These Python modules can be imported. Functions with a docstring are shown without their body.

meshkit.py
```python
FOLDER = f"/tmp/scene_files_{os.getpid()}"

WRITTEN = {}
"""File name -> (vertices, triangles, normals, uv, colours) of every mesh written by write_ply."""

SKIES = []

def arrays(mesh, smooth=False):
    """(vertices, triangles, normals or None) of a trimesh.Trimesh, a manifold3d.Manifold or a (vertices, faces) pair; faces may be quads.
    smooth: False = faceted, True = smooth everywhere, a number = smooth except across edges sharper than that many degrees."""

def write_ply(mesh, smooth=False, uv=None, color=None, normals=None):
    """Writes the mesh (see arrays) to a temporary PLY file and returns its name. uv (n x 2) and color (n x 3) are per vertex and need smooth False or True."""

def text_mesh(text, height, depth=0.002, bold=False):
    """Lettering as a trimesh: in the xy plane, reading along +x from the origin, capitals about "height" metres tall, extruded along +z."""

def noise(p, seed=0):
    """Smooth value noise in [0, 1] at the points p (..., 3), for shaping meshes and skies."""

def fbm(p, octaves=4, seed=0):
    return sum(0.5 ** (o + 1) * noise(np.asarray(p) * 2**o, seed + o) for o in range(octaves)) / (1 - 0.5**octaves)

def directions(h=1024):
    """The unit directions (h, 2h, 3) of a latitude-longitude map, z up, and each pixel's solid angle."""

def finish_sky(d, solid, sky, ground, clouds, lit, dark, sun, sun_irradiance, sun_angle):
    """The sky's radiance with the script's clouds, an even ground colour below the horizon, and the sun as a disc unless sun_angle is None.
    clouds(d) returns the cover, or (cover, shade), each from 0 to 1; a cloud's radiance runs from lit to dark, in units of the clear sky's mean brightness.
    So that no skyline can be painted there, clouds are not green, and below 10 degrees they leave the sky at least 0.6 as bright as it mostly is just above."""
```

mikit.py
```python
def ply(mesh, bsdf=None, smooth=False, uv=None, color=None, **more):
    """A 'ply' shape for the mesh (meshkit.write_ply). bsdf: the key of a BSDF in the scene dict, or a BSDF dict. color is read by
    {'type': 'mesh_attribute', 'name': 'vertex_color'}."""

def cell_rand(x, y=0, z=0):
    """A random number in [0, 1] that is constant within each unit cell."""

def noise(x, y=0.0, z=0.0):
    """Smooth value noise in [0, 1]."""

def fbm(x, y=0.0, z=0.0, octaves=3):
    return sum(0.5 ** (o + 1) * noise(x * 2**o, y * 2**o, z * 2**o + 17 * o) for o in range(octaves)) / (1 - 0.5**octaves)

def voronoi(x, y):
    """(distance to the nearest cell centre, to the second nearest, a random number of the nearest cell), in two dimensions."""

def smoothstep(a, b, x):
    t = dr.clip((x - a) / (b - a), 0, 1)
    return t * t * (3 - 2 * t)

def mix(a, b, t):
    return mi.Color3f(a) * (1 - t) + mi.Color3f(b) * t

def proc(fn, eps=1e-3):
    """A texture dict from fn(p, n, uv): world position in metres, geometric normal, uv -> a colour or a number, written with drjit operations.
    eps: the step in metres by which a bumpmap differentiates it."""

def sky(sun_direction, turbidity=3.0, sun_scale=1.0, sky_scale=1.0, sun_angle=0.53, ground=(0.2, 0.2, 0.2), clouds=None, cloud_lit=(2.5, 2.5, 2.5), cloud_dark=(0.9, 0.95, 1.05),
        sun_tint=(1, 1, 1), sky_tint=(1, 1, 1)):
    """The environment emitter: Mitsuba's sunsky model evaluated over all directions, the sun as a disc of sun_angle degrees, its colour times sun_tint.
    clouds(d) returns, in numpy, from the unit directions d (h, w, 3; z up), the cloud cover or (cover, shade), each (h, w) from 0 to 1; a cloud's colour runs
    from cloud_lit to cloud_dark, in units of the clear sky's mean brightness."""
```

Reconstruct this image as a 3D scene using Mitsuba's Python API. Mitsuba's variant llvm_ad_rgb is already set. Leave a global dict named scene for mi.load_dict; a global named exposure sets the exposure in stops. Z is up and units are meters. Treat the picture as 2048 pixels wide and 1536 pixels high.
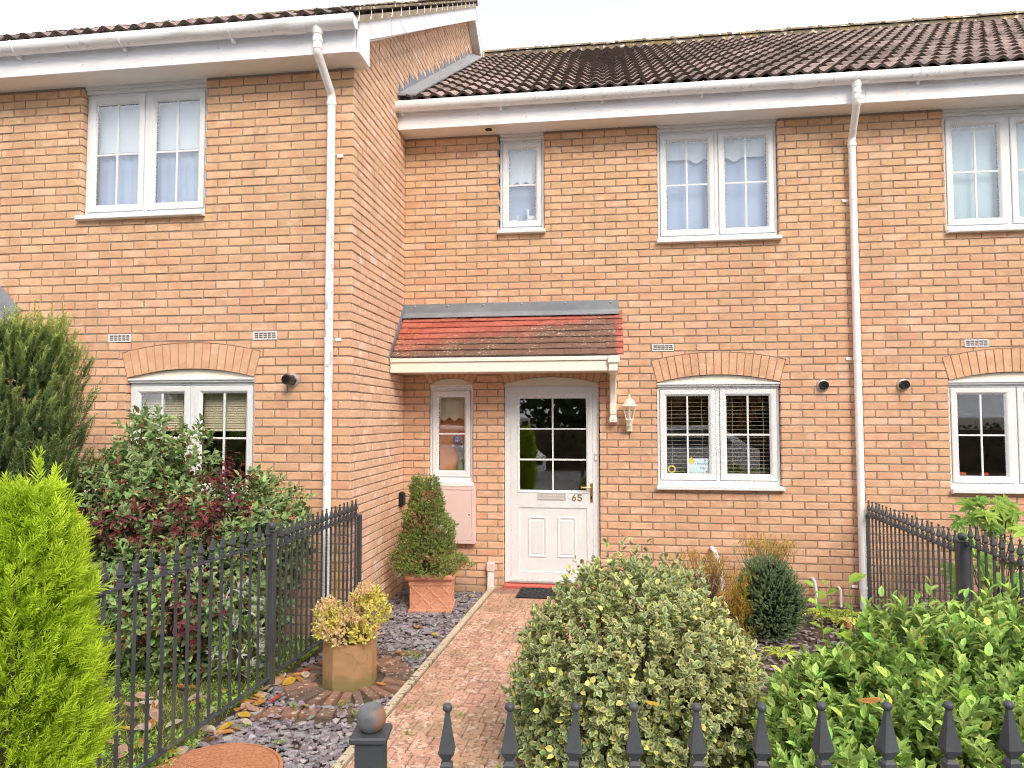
import math, numpy as np, trimesh, mitsuba as mi, drjit as dr, mikit, meshkit
from shapely.geometry import Polygon, box as sbox
from shapely.ops import unary_union
from mikit import proc, noise, fbm, smoothstep, mix, cell_rand
rng = np.random.default_rng(7)
T = mi.ScalarTransform4f
scene, labels = {'type': 'scene'}, {}

# ---------------------------------------------------------------- camera, sky, exposure
CAM = np.array([2.113, -7.123, 1.725]); YAW, PITCH, ROLL, FPX = -0.1326, 0.0494, -0.0014, 1380.4
fwd = np.array([math.sin(YAW)*math.cos(PITCH), math.cos(YAW)*math.cos(PITCH), math.sin(PITCH)])
rgt = np.array([math.cos(YAW), -math.sin(YAW), 0.0]); upv = np.cross(rgt, fwd)
up2 = -rgt*math.sin(ROLL) + upv*math.cos(ROLL)
scene['camera'] = {'type': 'perspective', 'fov': 2*math.degrees(math.atan(1024/FPX)), 'fov_axis': 'x', 'near_clip': 0.05, 'far_clip': 500.0,
                   'to_world': T().look_at(origin=CAM.tolist(), target=(CAM+fwd).tolist(), up=up2.tolist())}
def overcast(d):
    n = meshkit.fbm(d*np.array([2.0, 2.0, 5.0])+3.1, 4)
    return 1.0, np.clip((n-0.40)*2.4, 0, 0.75)
scene['sky'] = mikit.sky([0.36, -0.66, 0.66], turbidity=3, sun_scale=0.30, sun_angle=28, sun_tint=(0.93, 1.0, 1.13), ground=(0.22, 0.21, 0.2), clouds=overcast,
                         cloud_lit=(1.80, 1.82, 1.92), cloud_dark=(.98, 1.0, 1.10))
exposure = 3.22

# ---------------------------------------------------------------- materials
def opaque(key, color, rough=0.6, spec=0.4, metallic=0.0, bump=None, bump_scale=1.0):
    c = proc(color) if callable(color) else ({'type': 'rgb', 'value': list(color)} if not isinstance(color, dict) else color)
    b = {'type': 'principled', 'base_color': c, 'roughness': rough, 'specular': spec, 'metallic': metallic}
    if bump is not None:
        b = {'type': 'bumpmap', 'arbitrary': proc(bump, 0.002), 'scale': bump_scale, 'bsdf': b}
    scene[key] = {'type': 'twosided', 'bsdf': b}
VC = {'type': 'mesh_attribute', 'name': 'vertex_color'}
def c_brick(p, n, uv):
    t, s = uv.x, uv.y
    buff, orange, pink, pale = mi.Color3f(.62, .405, .240), mi.Color3f(.635, .385, .240), mi.Color3f(.62, .365, .25), mi.Color3f(.65, .44, .325)
    up = smoothstep(2.7, 3.7, p.z)
    c = mix(mix(orange, pink, smoothstep(.35, 1.05, t)*.75), mix(buff, orange, smoothstep(.4, 1.05, t)*.8), up)
    c = mix(c, pale, smoothstep(.86, 1., s)*.6)
    c = c*(.90+.15*s)
    a = fbm(p.x*16+t*31, p.y*16, p.z*22+s*17, 3)
    c = c*(.85+.29*a)
    st = fbm(p.x*5+p.y*5, p.z*.55, 3.0, 3)
    c = c*(1-.09*smoothstep(.50, .72, st))
    c = mix(c, mi.Color3f(.58, .27, .17), smoothstep(.60, .78, noise(p.x*7+t*51, p.y*7, p.z*11))*.38)
    e = smoothstep(.62, .8, fbm(p.x*9, p.y*9, p.z*9+5, 3))
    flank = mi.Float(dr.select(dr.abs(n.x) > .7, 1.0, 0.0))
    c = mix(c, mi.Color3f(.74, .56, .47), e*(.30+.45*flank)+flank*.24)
    low = smoothstep(.22, -.12, p.z+.16*(fbm(p.x*3, p.y*3, 0.)-.5))
    return mix(c, mi.Color3f(.36, .25, .17), low*.75)
opaque('brick', c_brick, .9, .25)
opaque('mortar', lambda p, n, uv: mix(mi.Color3f(.23, .175, .145), mi.Color3f(.34, .27, .225), fbm(p.x*6, p.y*6, p.z*6)), .95, .2)
opaque('upvc', lambda p, n, uv: mi.Color3f(.70, .72, .745)*(.94+.05*noise(p.x*5, p.y*5, p.z*5)), .32, .5)
opaque('cream_panel', (.78, .745, .66), .45, .4)
def c_grime(p, n, uv):
    g = smoothstep(.55, .85, fbm(p.x*4, p.y*14, p.z*16, 4))
    c = mix(mi.Color3f(.80, .82, .84), mi.Color3f(.46, .44, .38), g*.55)
    return mix(c, mi.Color3f(.20, .19, .16), smoothstep(.70, .80, fbm(p.x*30, p.y*30, p.z*12+9, 3))*.35)
opaque('gutter_pvc', c_grime, .35, .5)
def c_fascia(p, n, uv):
    return mix(mi.Color3f(.80, .81, .86), mi.Color3f(.62, .60, .60), smoothstep(.5, .8, fbm(p.x*2.2, p.y*2, p.z*9, 4))*.5)
opaque('fascia_paint', c_fascia, .5, .4)
opaque('soffit_board', (.76, .74, .72), .6, .3)
def c_pipe(p, n, uv):
    g = smoothstep(.60, .66, fbm(p.x*40, p.y*40, p.z*9, 4))*smoothstep(4.0, 3.3, p.z)*smoothstep(.4, 1.4, p.z)
    return mix(mi.Color3f(.83, .83, .84), mi.Color3f(.36, .36, .36), g*.75)
opaque('old_pipe_pvc', c_pipe, .4, .5)
opaque('pipe_pvc', (.83, .83, .83), .3, .5)
def c_tile(p, n, uv):
    a = fbm(p.x*7, p.y*7, p.z*7, 4)
    c = mix(mi.Color3f(.165, .12, .11), mi.Color3f(.29, .205, .185), a)*(.7+.55*uv.x)
    m = smoothstep(.48, .72, fbm(p.x*1.3+4, p.y*1.1, 0.0, 3))
    c = mix(c, mi.Color3f(.065, .05, .042), m*.55)
    l = smoothstep(.79, .83, noise(p.x*55, p.y*55, p.z*55))
    c = mix(c, mi.Color3f(.62, .58, .50), l*.5)
    return mix(c, mi.Color3f(.040, .034, .028), smoothstep(.95, 1., uv.y)*.85)  # front lips near-black: their shade, with moss, painted into the tile colour
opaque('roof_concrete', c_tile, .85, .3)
def c_ridge(p, n, uv):
    c = mix(mi.Color3f(.13, .11, .085), mi.Color3f(.26, .22, .165), fbm(p.x*9, p.y*9, p.z*9))
    c = mix(c, mi.Color3f(.50, .36, .08), smoothstep(.60, .72, noise(p.x*11, p.y*11, p.z*11))*.4)
    return mix(c, mi.Color3f(.66, .62, .53), smoothstep(.68, .74, noise(p.x*19, p.y*19, p.z*19+3))*.8)
opaque('ridge_concrete', c_ridge, .9, .2)
opaque('verge_mortar', lambda p, n, uv: mix(mi.Color3f(.24, .20, .155), mi.Color3f(.38, .33, .26), fbm(p.x*12, p.y*12, p.z*12)), .95, .2)
def c_canopy(p, n, uv):
    c = mix(mi.Color3f(.35, .095, .07), mi.Color3f(.43, .145, .11), uv.x)*(.85+.3*fbm(p.x*14, p.y*14, p.z*14))
    reach = p.x*.30+(2.80-p.z)*1.9
    d = smoothstep(.55, .95, reach+.55*(fbm(p.x*6, p.y*8, p.z*8, 4)-.5))*smoothstep(2.275, 2.20, p.x)
    c = mix(c, mi.Color3f(.12, .092, .07), d*.82)
    l = smoothstep(.63, .72, fbm(p.x*70, p.y*70, p.z*70, 3))*smoothstep(.42, .70, reach)*smoothstep(1.6, 1.0, reach)*smoothstep(.35, .6, fbm(p.x*5, p.y*5, p.z*5+8, 2))
    c = mix(c, mi.Color3f(.58, .52, .42), l*.8)
    return mix(c, mi.Color3f(.45, .30, .06), smoothstep(.78, .82, noise(p.x*48, p.y*48, p.z*48))*smoothstep(.7, .1, p.x)*.7)
opaque('clay_tile', c_canopy, .85, .3)
opaque('lead', lambda p, n, uv: mix(mi.Color3f(.15, .165, .19), mi.Color3f(.26, .28, .31), fbm(p.x*5, p.y*5, p.z*7, 4)), .55, .5)
opaque('black_iron', lambda p, n, uv: mix(mix(mi.Color3f(.030, .034, .040), mi.Color3f(.066, .073, .084), fbm(p.x*18, p.y*18, p.z*7)), mi.Color3f(.12, .13, .055), smoothstep(.58, .75, noise(p.x*9, p.y*9, p.z*1.3))*.5*smoothstep(.95, .5, p.z)), .5, .5)
def c_ball(p, n, uv):
    c = mix(mi.Color3f(.06, .063, .07), mi.Color3f(.15, .155, .165), fbm(p.x*60, p.y*60, p.z*60))
    return mix(c, mi.Color3f(.26, .115, .06), smoothstep(.008, .02, p.x-1.702+.012*(noise(p.x*90, p.y*90, p.z*90)-.5))*.75)
opaque('worn_iron', c_ball, .55, .5)
opaque('terracotta', lambda p, n, uv: mix(mix(mi.Color3f(.53, .225, .135), mi.Color3f(.62, .31, .20), fbm(p.x*9, p.y*9, p.z*9)), mi.Color3f(.62, .45, .37), smoothstep(.6, .8, fbm(p.x*5, p.y*5, p.z*14+2))*.5), .85, .25)
def c_stone(p, n, uv):
    c = mix(mi.Color3f(.30, .165, .08), mi.Color3f(.42, .26, .14), fbm(p.x*11, p.y*11, p.z*11, 4))
    c = mix(c, mi.Color3f(.17, .10, .055), smoothstep(.02, .004, dr.abs(fbm(p.x*5, p.y*5, p.z*5, 4)-.5))*.35)
    return mix(c, mi.Color3f(.13, .15, .05), smoothstep(.03, -.06, p.z+.05*(noise(p.x*30, p.y*30, p.z*30)-.5))*.6)
opaque('stone', c_stone, .9, .2, bump=lambda p, n, uv: fbm(p.x*20, p.y*20, p.z*20, 3), bump_scale=.004)
def c_paver(p, n, uv):
    c = mix(mi.Color3f(.38, .20, .145), mi.Color3f(.48, .29, .215), uv.x)*(.8+.4*fbm(p.x*12, p.y*12, 0., 3))
    c = mix(c, mi.Color3f(.27, .20, .11), smoothstep(.5, .72, fbm(p.x*5+3, p.y*5, 0., 4))*.45)
    l = smoothstep(.60, .68, fbm(p.x*26, p.y*26, 0., 3))
    c = mix(c, mi.Color3f(.60, .53, .43), l*.45*smoothstep(-.5, -1.3, p.y))
    k = smoothstep(.66, .7, noise(p.x*70, p.y*70, 0.))
    c = mix(c, mi.Color3f(.13, .09, .07), k*.55)
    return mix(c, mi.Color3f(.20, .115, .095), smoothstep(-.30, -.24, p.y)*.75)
opaque('paver', c_paver, .9, .2)
opaque('edging_stone', lambda p, n, uv: mix(mix(mi.Color3f(.38, .32, .24), mi.Color3f(.50, .43, .32), fbm(p.x*8, p.y*8, 0.)), mi.Color3f(.10, .085, .06), smoothstep(.60, .66, fbm(p.x*38, p.y*38, 0., 3))*.8*smoothstep(-1.2, -2.4, p.y)), .9, .2)
opaque('joint_sand', lambda p, n, uv: mix(mi.Color3f(.10, .075, .05), mi.Color3f(.09, .11, .035), smoothstep(.5, .7, noise(p.x*7, p.y*7))), 1., .1)
opaque('soil', lambda p, n, uv: mix(mi.Color3f(.055, .042, .03), mi.Color3f(.13, .10, .075), fbm(p.x*14, p.y*14, 0., 4)), 1., .1)
opaque('asphalt', lambda p, n, uv: mix(mi.Color3f(.13, .13, .135), mi.Color3f(.21, .21, .21), fbm(p.x*3, p.y*3, 0., 4)), .9, .3)
opaque('red_paint', (.46, .105, .075), .5, .4)
opaque('weathered_brick', lambda p, n, uv: mix(mix(mi.Color3f(.12, .09, .072), mi.Color3f(.24, .13, .095), uv.x), mi.Color3f(.48, .42, .34), smoothstep(.76, .82, noise(p.x*60, p.y*60, p.z*60))*.7)*(.8+.4*fbm(p.x*20, p.y*20, 0.)), .95, .2)
opaque('rusty_plastic', lambda p, n, uv: mix(mi.Color3f(.34, .145, .075), mi.Color3f(.44, .21, .12), fbm(p.x*9, p.y*9, 0., 4)), .75, .3)
opaque('pink_plastic', (.70, .53, .51), .5, .4)
opaque('black_plastic', (.012, .012, .014), .25, .5)
opaque('rubber', (.035, .037, .04), .8, .3)
opaque('chrome', (.62, .60, .59), .45, .5, .35)
opaque('brass', (.72, .55, .26), .28, .5, 1.0)
opaque('lantern_cream', (.74, .68, .55), .45, .4)
opaque('steel_grey', (.48, .47, .45), .35, .5, .6)
opaque('room', (.16, .13, .11), .9, .2)
opaque('sky_tint_blind', (.42, .57, .64), .8, .2)  # blue of the sky mirrored in the pane, put into the blind colour
opaque('sky_tint_curtain', (.36, .48, .68), .85, .2)  # sheet behind the glass whose blue stands in for the reflected sky
opaque('white_net', (.58, .69, .78), .8, .2)
opaque('cream_slat', (.66, .62, .48), .55, .3)
opaque('wood_slat', (.50, .43, .33), .5, .4)
opaque('orange_wall', (.72, .33, .17), .9, .2)
opaque('linen', (.72, .66, .52), .9, .2)
opaque('card', (.62, .78, .86), .6, .3)
opaque('yellow', (.80, .66, .08), .5, .4)
opaque('ink', (.10, .16, .24), .7, .2)
opaque('red_ink', (.50, .06, .06), .7, .2)
opaque('sage_glaze', (.20, .25, .17), .4, .5)
opaque('coloured', VC, .7, .3)
opaque('slate', VC, .6, .4)
opaque('bark', (.12, .085, .06), .95, .2)
opaque('car_white', (.75, .76, .78), .2, .6)
opaque('car_glass', (.015, .018, .02), .08, .6)
opaque('tyre', (.02, .02, .02), .9, .2)
opaque('far_brick', lambda p, n, uv: mix(mi.Color3f(.34, .16, .10), mi.Color3f(.42, .22, .14), cell_rand(dr.floor(p.x/.225), dr.floor(p.z/.075))), .95, .2)
scene['leaf'] = {'type': 'principledthin', 'base_color': VC, 'roughness': .5, 'diff_trans': .55, 'spec_trans': 0.0, 'eta': 1.4}
scene['gloss_leaf'] = {'type': 'principledthin', 'base_color': VC, 'roughness': .33, 'diff_trans': .45, 'spec_trans': 0.0, 'eta': 1.45}
scene['glass'] = {'type': 'thindielectric', 'int_ior': 1.95}

# ---------------------------------------------------------------- scene helpers
used = {}
def key_for(k):
    if k not in used:
        used[k] = 0
        return k
    used[k] += 1
    return f'{k}_{used[k]:03d}'
def tag(k, label=None, category=None, group=None, kind=None):
    labels[k] = {a: b for a, b in (('label', label), ('category', category), ('group', group), ('kind', kind)) if b}
    return k
def thing(name, label, category, group=None):
    return tag(key_for(name), label, category, group)
def P(mesh, mat, smooth=False, uv=None, color=None):
    return mikit.ply(mesh, mat, smooth=smooth, uv=uv, color=color)
def put(k, shape, tw=None):
    scene[k] = shape if tw is None else {**shape, 'to_world': tw}
    return k
def part(parent, name, mesh, mat, smooth=False, uv=None, color=None, tw=None, kind=None, label=None):
    k = key_for(f'{parent}__{name}')
    put(k, mesh if isinstance(mesh, dict) else P(mesh, mat, smooth, uv, color), tw)
    if kind or label: tag(k, label, None, None, kind)
    return k
def cat(ms):
    ms = [m for m in ms if m is not None]
    return trimesh.util.concatenate([m if isinstance(m, trimesh.Trimesh) else trimesh.Trimesh(m[0], m[1], process=False) for m in ms])
def bx(x0, x1, y0, y1, z0, z1, b=0.0):
    if b <= 0:
        m = trimesh.creation.box(extents=(x1-x0, y1-y0, z1-z0)); m.apply_translation(((x0+x1)/2, (y0+y1)/2, (z0+z1)/2)); return m
    pts = []
    for i in (0, 1):
        for j in (0, 1):
            for k in (0, 1):
                c = np.array([(x0, x1)[i], (y0, y1)[j], (z0, z1)[k]]); s = np.array([1-2*i, 1-2*j, 1-2*k])*b
                for a in range(3):
                    q = c+s; q[a] = c[a]; pts.append(q)
    return trimesh.convex.convex_hull(np.array(pts))
def tube(pts, r, n=10, cap=True):
    pts = np.asarray(pts, float); r = np.broadcast_to(r, (len(pts),))
    t = np.gradient(pts, axis=0); t /= np.linalg.norm(t, axis=1, keepdims=True)+1e-12
    a = np.zeros_like(pts); q = np.cross(t[0], [0, 0, 1.0] if abs(t[0, 2]) < .8 else [1.0, 0, 0])
    for i in range(len(pts)):
        q = q-t[i]*(q @ t[i]); q = q/(np.linalg.norm(q)+1e-12); a[i] = q
    b = np.cross(t, a)
    an = np.arange(n)*2*math.pi/n
    v = (pts[:, None]+r[:, None, None]*(np.cos(an)[None, :, None]*a[:, None]+np.sin(an)[None, :, None]*b[:, None])).reshape(-1, 3)
    f = []
    for i in range(len(pts)-1):
        for j in range(n):
            q = [i*n+j, i*n+(j+1) % n, (i+1)*n+(j+1) % n, (i+1)*n+j]; f += [[q[0], q[1], q[2]], [q[0], q[2], q[3]]]
    if cap:
        v = np.vstack([v, pts[0], pts[-1]]); m = len(v)
        for j in range(n):
            f.append([m-2, (j+1) % n, j]); f.append([m-1, (len(pts)-1)*n+j, (len(pts)-1)*n+(j+1) % n])
    return trimesh.Trimesh(v, f, process=False)
def lathe(prof, n=16, phase=0.0):
    prof = np.asarray(prof, float); an = np.arange(n)*2*math.pi/n+phase
    v = np.stack([prof[:, 0, None]*np.cos(an), prof[:, 0, None]*np.sin(an), np.repeat(prof[:, 1, None], n, 1)], -1).reshape(-1, 3)
    f = []
    for i in range(len(prof)-1):
        for j in range(n):
            a, b, c, d = i*n+j, i*n+(j+1) % n, (i+1)*n+(j+1) % n, (i+1)*n+j; f += [[a, b, c], [a, c, d]]
    m = len(v); v = np.vstack([v, [0, 0, prof[0, 1]], [0, 0, prof[-1, 1]]])
    for j in range(n):
        f.append([m, (j+1) % n, j]); f.append([m+1, (len(prof)-1)*n+j, (len(prof)-1)*n+(j+1) % n])
    return trimesh.Trimesh(v, f, process=False)
def moved(m, t=(0, 0, 0), rz=0.0, s=1.0, rx=0.0, ry=0.0):
    m = m.copy(); M = np.eye(4)
    for ang, ax in ((rx, [1, 0, 0]), (ry, [0, 1, 0]), (rz, [0, 0, 1])):
        if ang: M = trimesh.transformations.rotation_matrix(ang, ax) @ M
    S = np.eye(4); S[:3, :3] *= s; m.apply_transform(M @ S); m.apply_translation(t); return m
def extrude_xz(poly, y0, y1):
    """A polygon in (x, z), as a solid between y0 and y1."""
    out = []
    for g in getattr(poly, 'geoms', [poly]):
        if g.is_empty or g.area < 1e-7: continue
        m = trimesh.creation.extrude_polygon(g, y1-y0, engine='earcut')
        v = m.vertices; m.vertices = np.stack([v[:, 0], y1-v[:, 2], v[:, 1]], 1)
        out.append(m)
    return cat(out)
def tri_uv(m, uv):
    return np.tile(np.asarray(uv, float), (len(m.vertices), 1))
def seg_arch(x0, x1, zs, rise, n=24):
    """Points along a segmental arch from (x0, zs) to (x1, zs)."""
    w = (x1-x0)/2; R = (w*w+rise*rise)/(2*rise); a = math.asin(w/R); th = np.linspace(-a, a, n)
    return np.stack([(x0+x1)/2+R*np.sin(th), zs+rise-R+R*np.cos(th)], 1), ((x0+x1)/2, zs+rise-R, R, a)
def pixels(pts):
    q = (np.asarray(pts, float)-CAM) @ np.array([rgt, upv, fwd]).T
    return 1024+FPX*q[:, 0]/q[:, 2], 768-FPX*q[:, 1]/q[:, 2], q[:, 2]

# ---------------------------------------------------------------- houses: brick walls
BL, BH, J = .225, .075, .0118
ZTOP, D, EAVE = 4.745, 1.55, 5.06
SLOPE = .63
OPEN = {   # x0, x1, z0, z1, arch rise (0: none)
    'mid': [(2.645, 3.845, 1.02, 2.085, .075), (2.675, 3.865, 3.515, 4.80, 0), (1.03, 1.505, 3.672, 4.80, 0), (.275, .745, 1.03, 2.085, .065), (1.075, 2.062, -.3, 2.085, .07)],
    'right': [(5.40, 6.60, 1.02, 2.085, .075), (5.43, 6.62, 3.52, 4.80, 0)],
    'left': [(-2.055, -.865, 1.02, 2.085, .075), (-2.555, -1.365, 3.515, 4.80, 0), (-4.5, -3.6, -.3, 2.085, .07)]}
def opening_poly(o, grow=0.0):
    x0, x1, z0, z1, r = o
    if r:
        a, _ = seg_arch(x0-grow, x1+grow, z1, r)
        return Polygon([(x0-grow, z0-grow), (x1+grow, z0-grow)]+[tuple(q) for q in a[::-1]])
    return sbox(x0-grow, z0-grow, x1+grow, z1+grow)
def ring_poly(o):
    x0, x1, z0, z1, r = o
    a, (cx, cz, R, an) = seg_arch(x0, x1, z1, r)
    b = [(cx+(R+.225)*math.sin(t), cz+(R+.225)*math.cos(t)) for t in np.linspace(-an, an, 24)]
    return Polygon([tuple(q) for q in a]+b[::-1]), (cx, cz, R, an)
def brick_mesh(w, h=BH-J, depth=.09, c=.0035, jit=0.0):
    """A brick, its face towards -y at y = 0, centred on x and z: chamfered front, sides, no back."""
    f = np.array([[-w/2+c, 0, -h/2+c], [w/2-c, 0, -h/2+c], [w/2-c, 0, h/2-c], [-w/2+c, 0, h/2-c]])
    o = np.array([[-w/2, c, -h/2], [w/2, c, -h/2], [w/2, c, h/2], [-w/2, c, h/2]])
    if jit:
        f += rng.uniform(-jit, jit, f.shape)*[1, .5, 1]; o += rng.uniform(-jit, jit, o.shape)*[1, .3, 1]
    b = o+[0, depth, 0]; v = np.vstack([f, o, b]); F = [[0, 1, 2], [0, 2, 3]]
    for i in range(4):
        j = (i+1) % 4; F += [[i, 4+i, 4+j], [i, 4+j, j], [4+i, 8+i, 8+j], [4+i, 8+j, 4+j]]
    return trimesh.Trimesh(v, F, process=False)
TONES = [(rng.random(), rng.random()) for _ in range(16)]
FULL, HALF = [], []
for i in range(16):
    m = brick_mesh(BL-J, jit=.0022); FULL.append((m, TONES[i], P(m, 'brick', uv=tri_uv(m, TONES[i]))))
    m = brick_mesh(BL/2-J, jit=.0022); HALF.append((m, TONES[i], P(m, 'brick', uv=tri_uv(m, TONES[i]))))
def course_bricks(u0, u1, z0, z1, holes, first_odd, origin=0.0):
    """(u, z, width, polygon or None) of the stretcher-bond bricks of a wall region; u runs along the wall."""
    out = []
    hu = unary_union(holes) if holes else None
    for j in range(math.floor(z0/BH), math.ceil(z1/BH)):
        off = 0.0 if (j % 2 == 1) == first_odd else BL/2
        i0 = math.floor((u0-origin-off)/BL)-1
        for i in range(i0, math.ceil((u1-origin)/BL)+2):
            a = origin+off+i*BL+J/2; b = a+BL-J
            a, b = max(a, u0), min(b, u1)
            za, zb = j*BH+J/2, min(j*BH+BH-J/2, z1)
            if b-a < .03 or zb-za < .02: continue
            r = sbox(a, za, b, zb)
            if hu is not None and r.intersects(hu):
                r2 = r.difference(hu)
                if r2.is_empty: continue
                for g in getattr(r2, 'geoms', [r2]):
                    if g.area < 8e-4: continue
                    x0, q0, x1, q1 = g.bounds
                    if abs(g.area-(x1-x0)*(q1-q0)) < 1e-6 and abs(q1-q0-(BH-J)) < 1e-6: out.append(((x0+x1)/2, (q0+q1)/2, x1-x0, None))
                    else: out.append((g.centroid.x, g.centroid.y, x1-x0, g))
            elif abs(zb-za-(BH-J)) < 1e-6: out.append(((a+b)/2, (za+zb)/2, b-a, None))
            else: out.append(((a+b)/2, (za+zb)/2, b-a, r))
    return out
def lay(holder, bricks, place, most):
    """The bricks: the ones that show largest are parts, the rest one part."""
    ctr = np.array([place(u, 0.0, z) for u, z, w, g in bricks])
    px, py, dep = pixels(ctr)
    size = np.where((px > 0) & (px < 2048) & (py > 0) & (py < 1536) & (dep > .5), np.array([b[2] for b in bricks])/np.maximum(dep, .1)**2*(np.abs(ctr-CAM) @ place.normal), 0)
    order = np.argsort(-size); own = set(order[:most].tolist()); V, F, UV, at = [], [], [], 0
    for i, (u, z, w, g) in enumerate(bricks):
        q = rng.integers(16); dy = rng.uniform(-.0022, .0022); tl = rng.normal(0, .0035)
        if g is not None:
            m = extrude_xz(g, 0, .09); m.apply_translation((0, dy, 0)); tone = TONES[q]; shape, base = None, (0, 0)
        elif abs(w-(BL-J)) < .002: m, tone, shape = FULL[q]; base = (u, z)
        elif abs(w-(BL/2-J)) < .002: m, tone, shape = HALF[q]; base = (u, z)
        else: m = brick_mesh(w, jit=.002); tone = TONES[q]; shape = None; base = (u, z)
        if i in own and size[i] > 0:
            if g is None:
                M = place.matrix @ np.array([[math.cos(tl), 0, -math.sin(tl), base[0]], [0, 1, 0, dy], [math.sin(tl), 0, math.cos(tl), base[1]], [0, 0, 0, 1.0]])
            else: M = place.matrix
            part(holder, 'brick', shape or P(m, 'brick', uv=tri_uv(m, tone)), None, tw=T(M.tolist()))
        else:
            v = np.array(m.vertices)
            if g is None:
                v = v @ np.array([[math.cos(tl), 0, math.sin(tl)], [0, 1, 0], [-math.sin(tl), 0, math.cos(tl)]]); v = v+[base[0], dy, base[1]]
            v = v @ place.matrix[:3, :3].T+place.matrix[:3, 3]
            V.append(v); F.append(np.array(m.faces)+at); UV.append(tri_uv(m, tone)); at += len(v)
    if V: part(holder, 'brickwork', (np.vstack(V), np.vstack(F)), 'brick', uv=np.vstack(UV), kind='stuff')
class Place:
    def __init__(s, matrix, normal): s.matrix, s.normal = np.array(matrix, float), np.array(normal, float)
    def __call__(s, u, y, z): return s.matrix[:3, :3] @ [u, y, z]+s.matrix[:3, 3]
FRONT = Place(np.eye(4), [0, 1, 0])
LEFTF = Place([[1, 0, 0, 0], [0, 1, 0, -D], [0, 0, 1, 0], [0, 0, 0, 1]], [0, 1, 0])
FLANK = Place([[0, -1, 0, 0], [1, 0, 0, -D], [0, 0, 1, 0], [0, 0, 0, 1]], [1, 0, 0])   # u runs from the corner back along +y, face towards +x
left = thing('terraced_house', 'projecting buff brick house on the left with a gable flank and old streaked downpipe', 'house')
mid = thing('terraced_house', 'middle buff brick terraced house with a half glazed white door under a red porch', 'house')
right = thing('terraced_house', 'buff brick terraced house cut off by the right edge, beyond the white downpipe', 'house')
XP = 4.62
def wall(house, name, x0, x1, opens, y0, z1=ZTOP):
    p = sbox(x0, -.35, x1, z1)
    p = p.difference(unary_union([opening_poly(o, .012) for o in opens]))
    return part(house, name, extrude_xz(p, y0+.0065, y0+.27), 'mortar')
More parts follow.
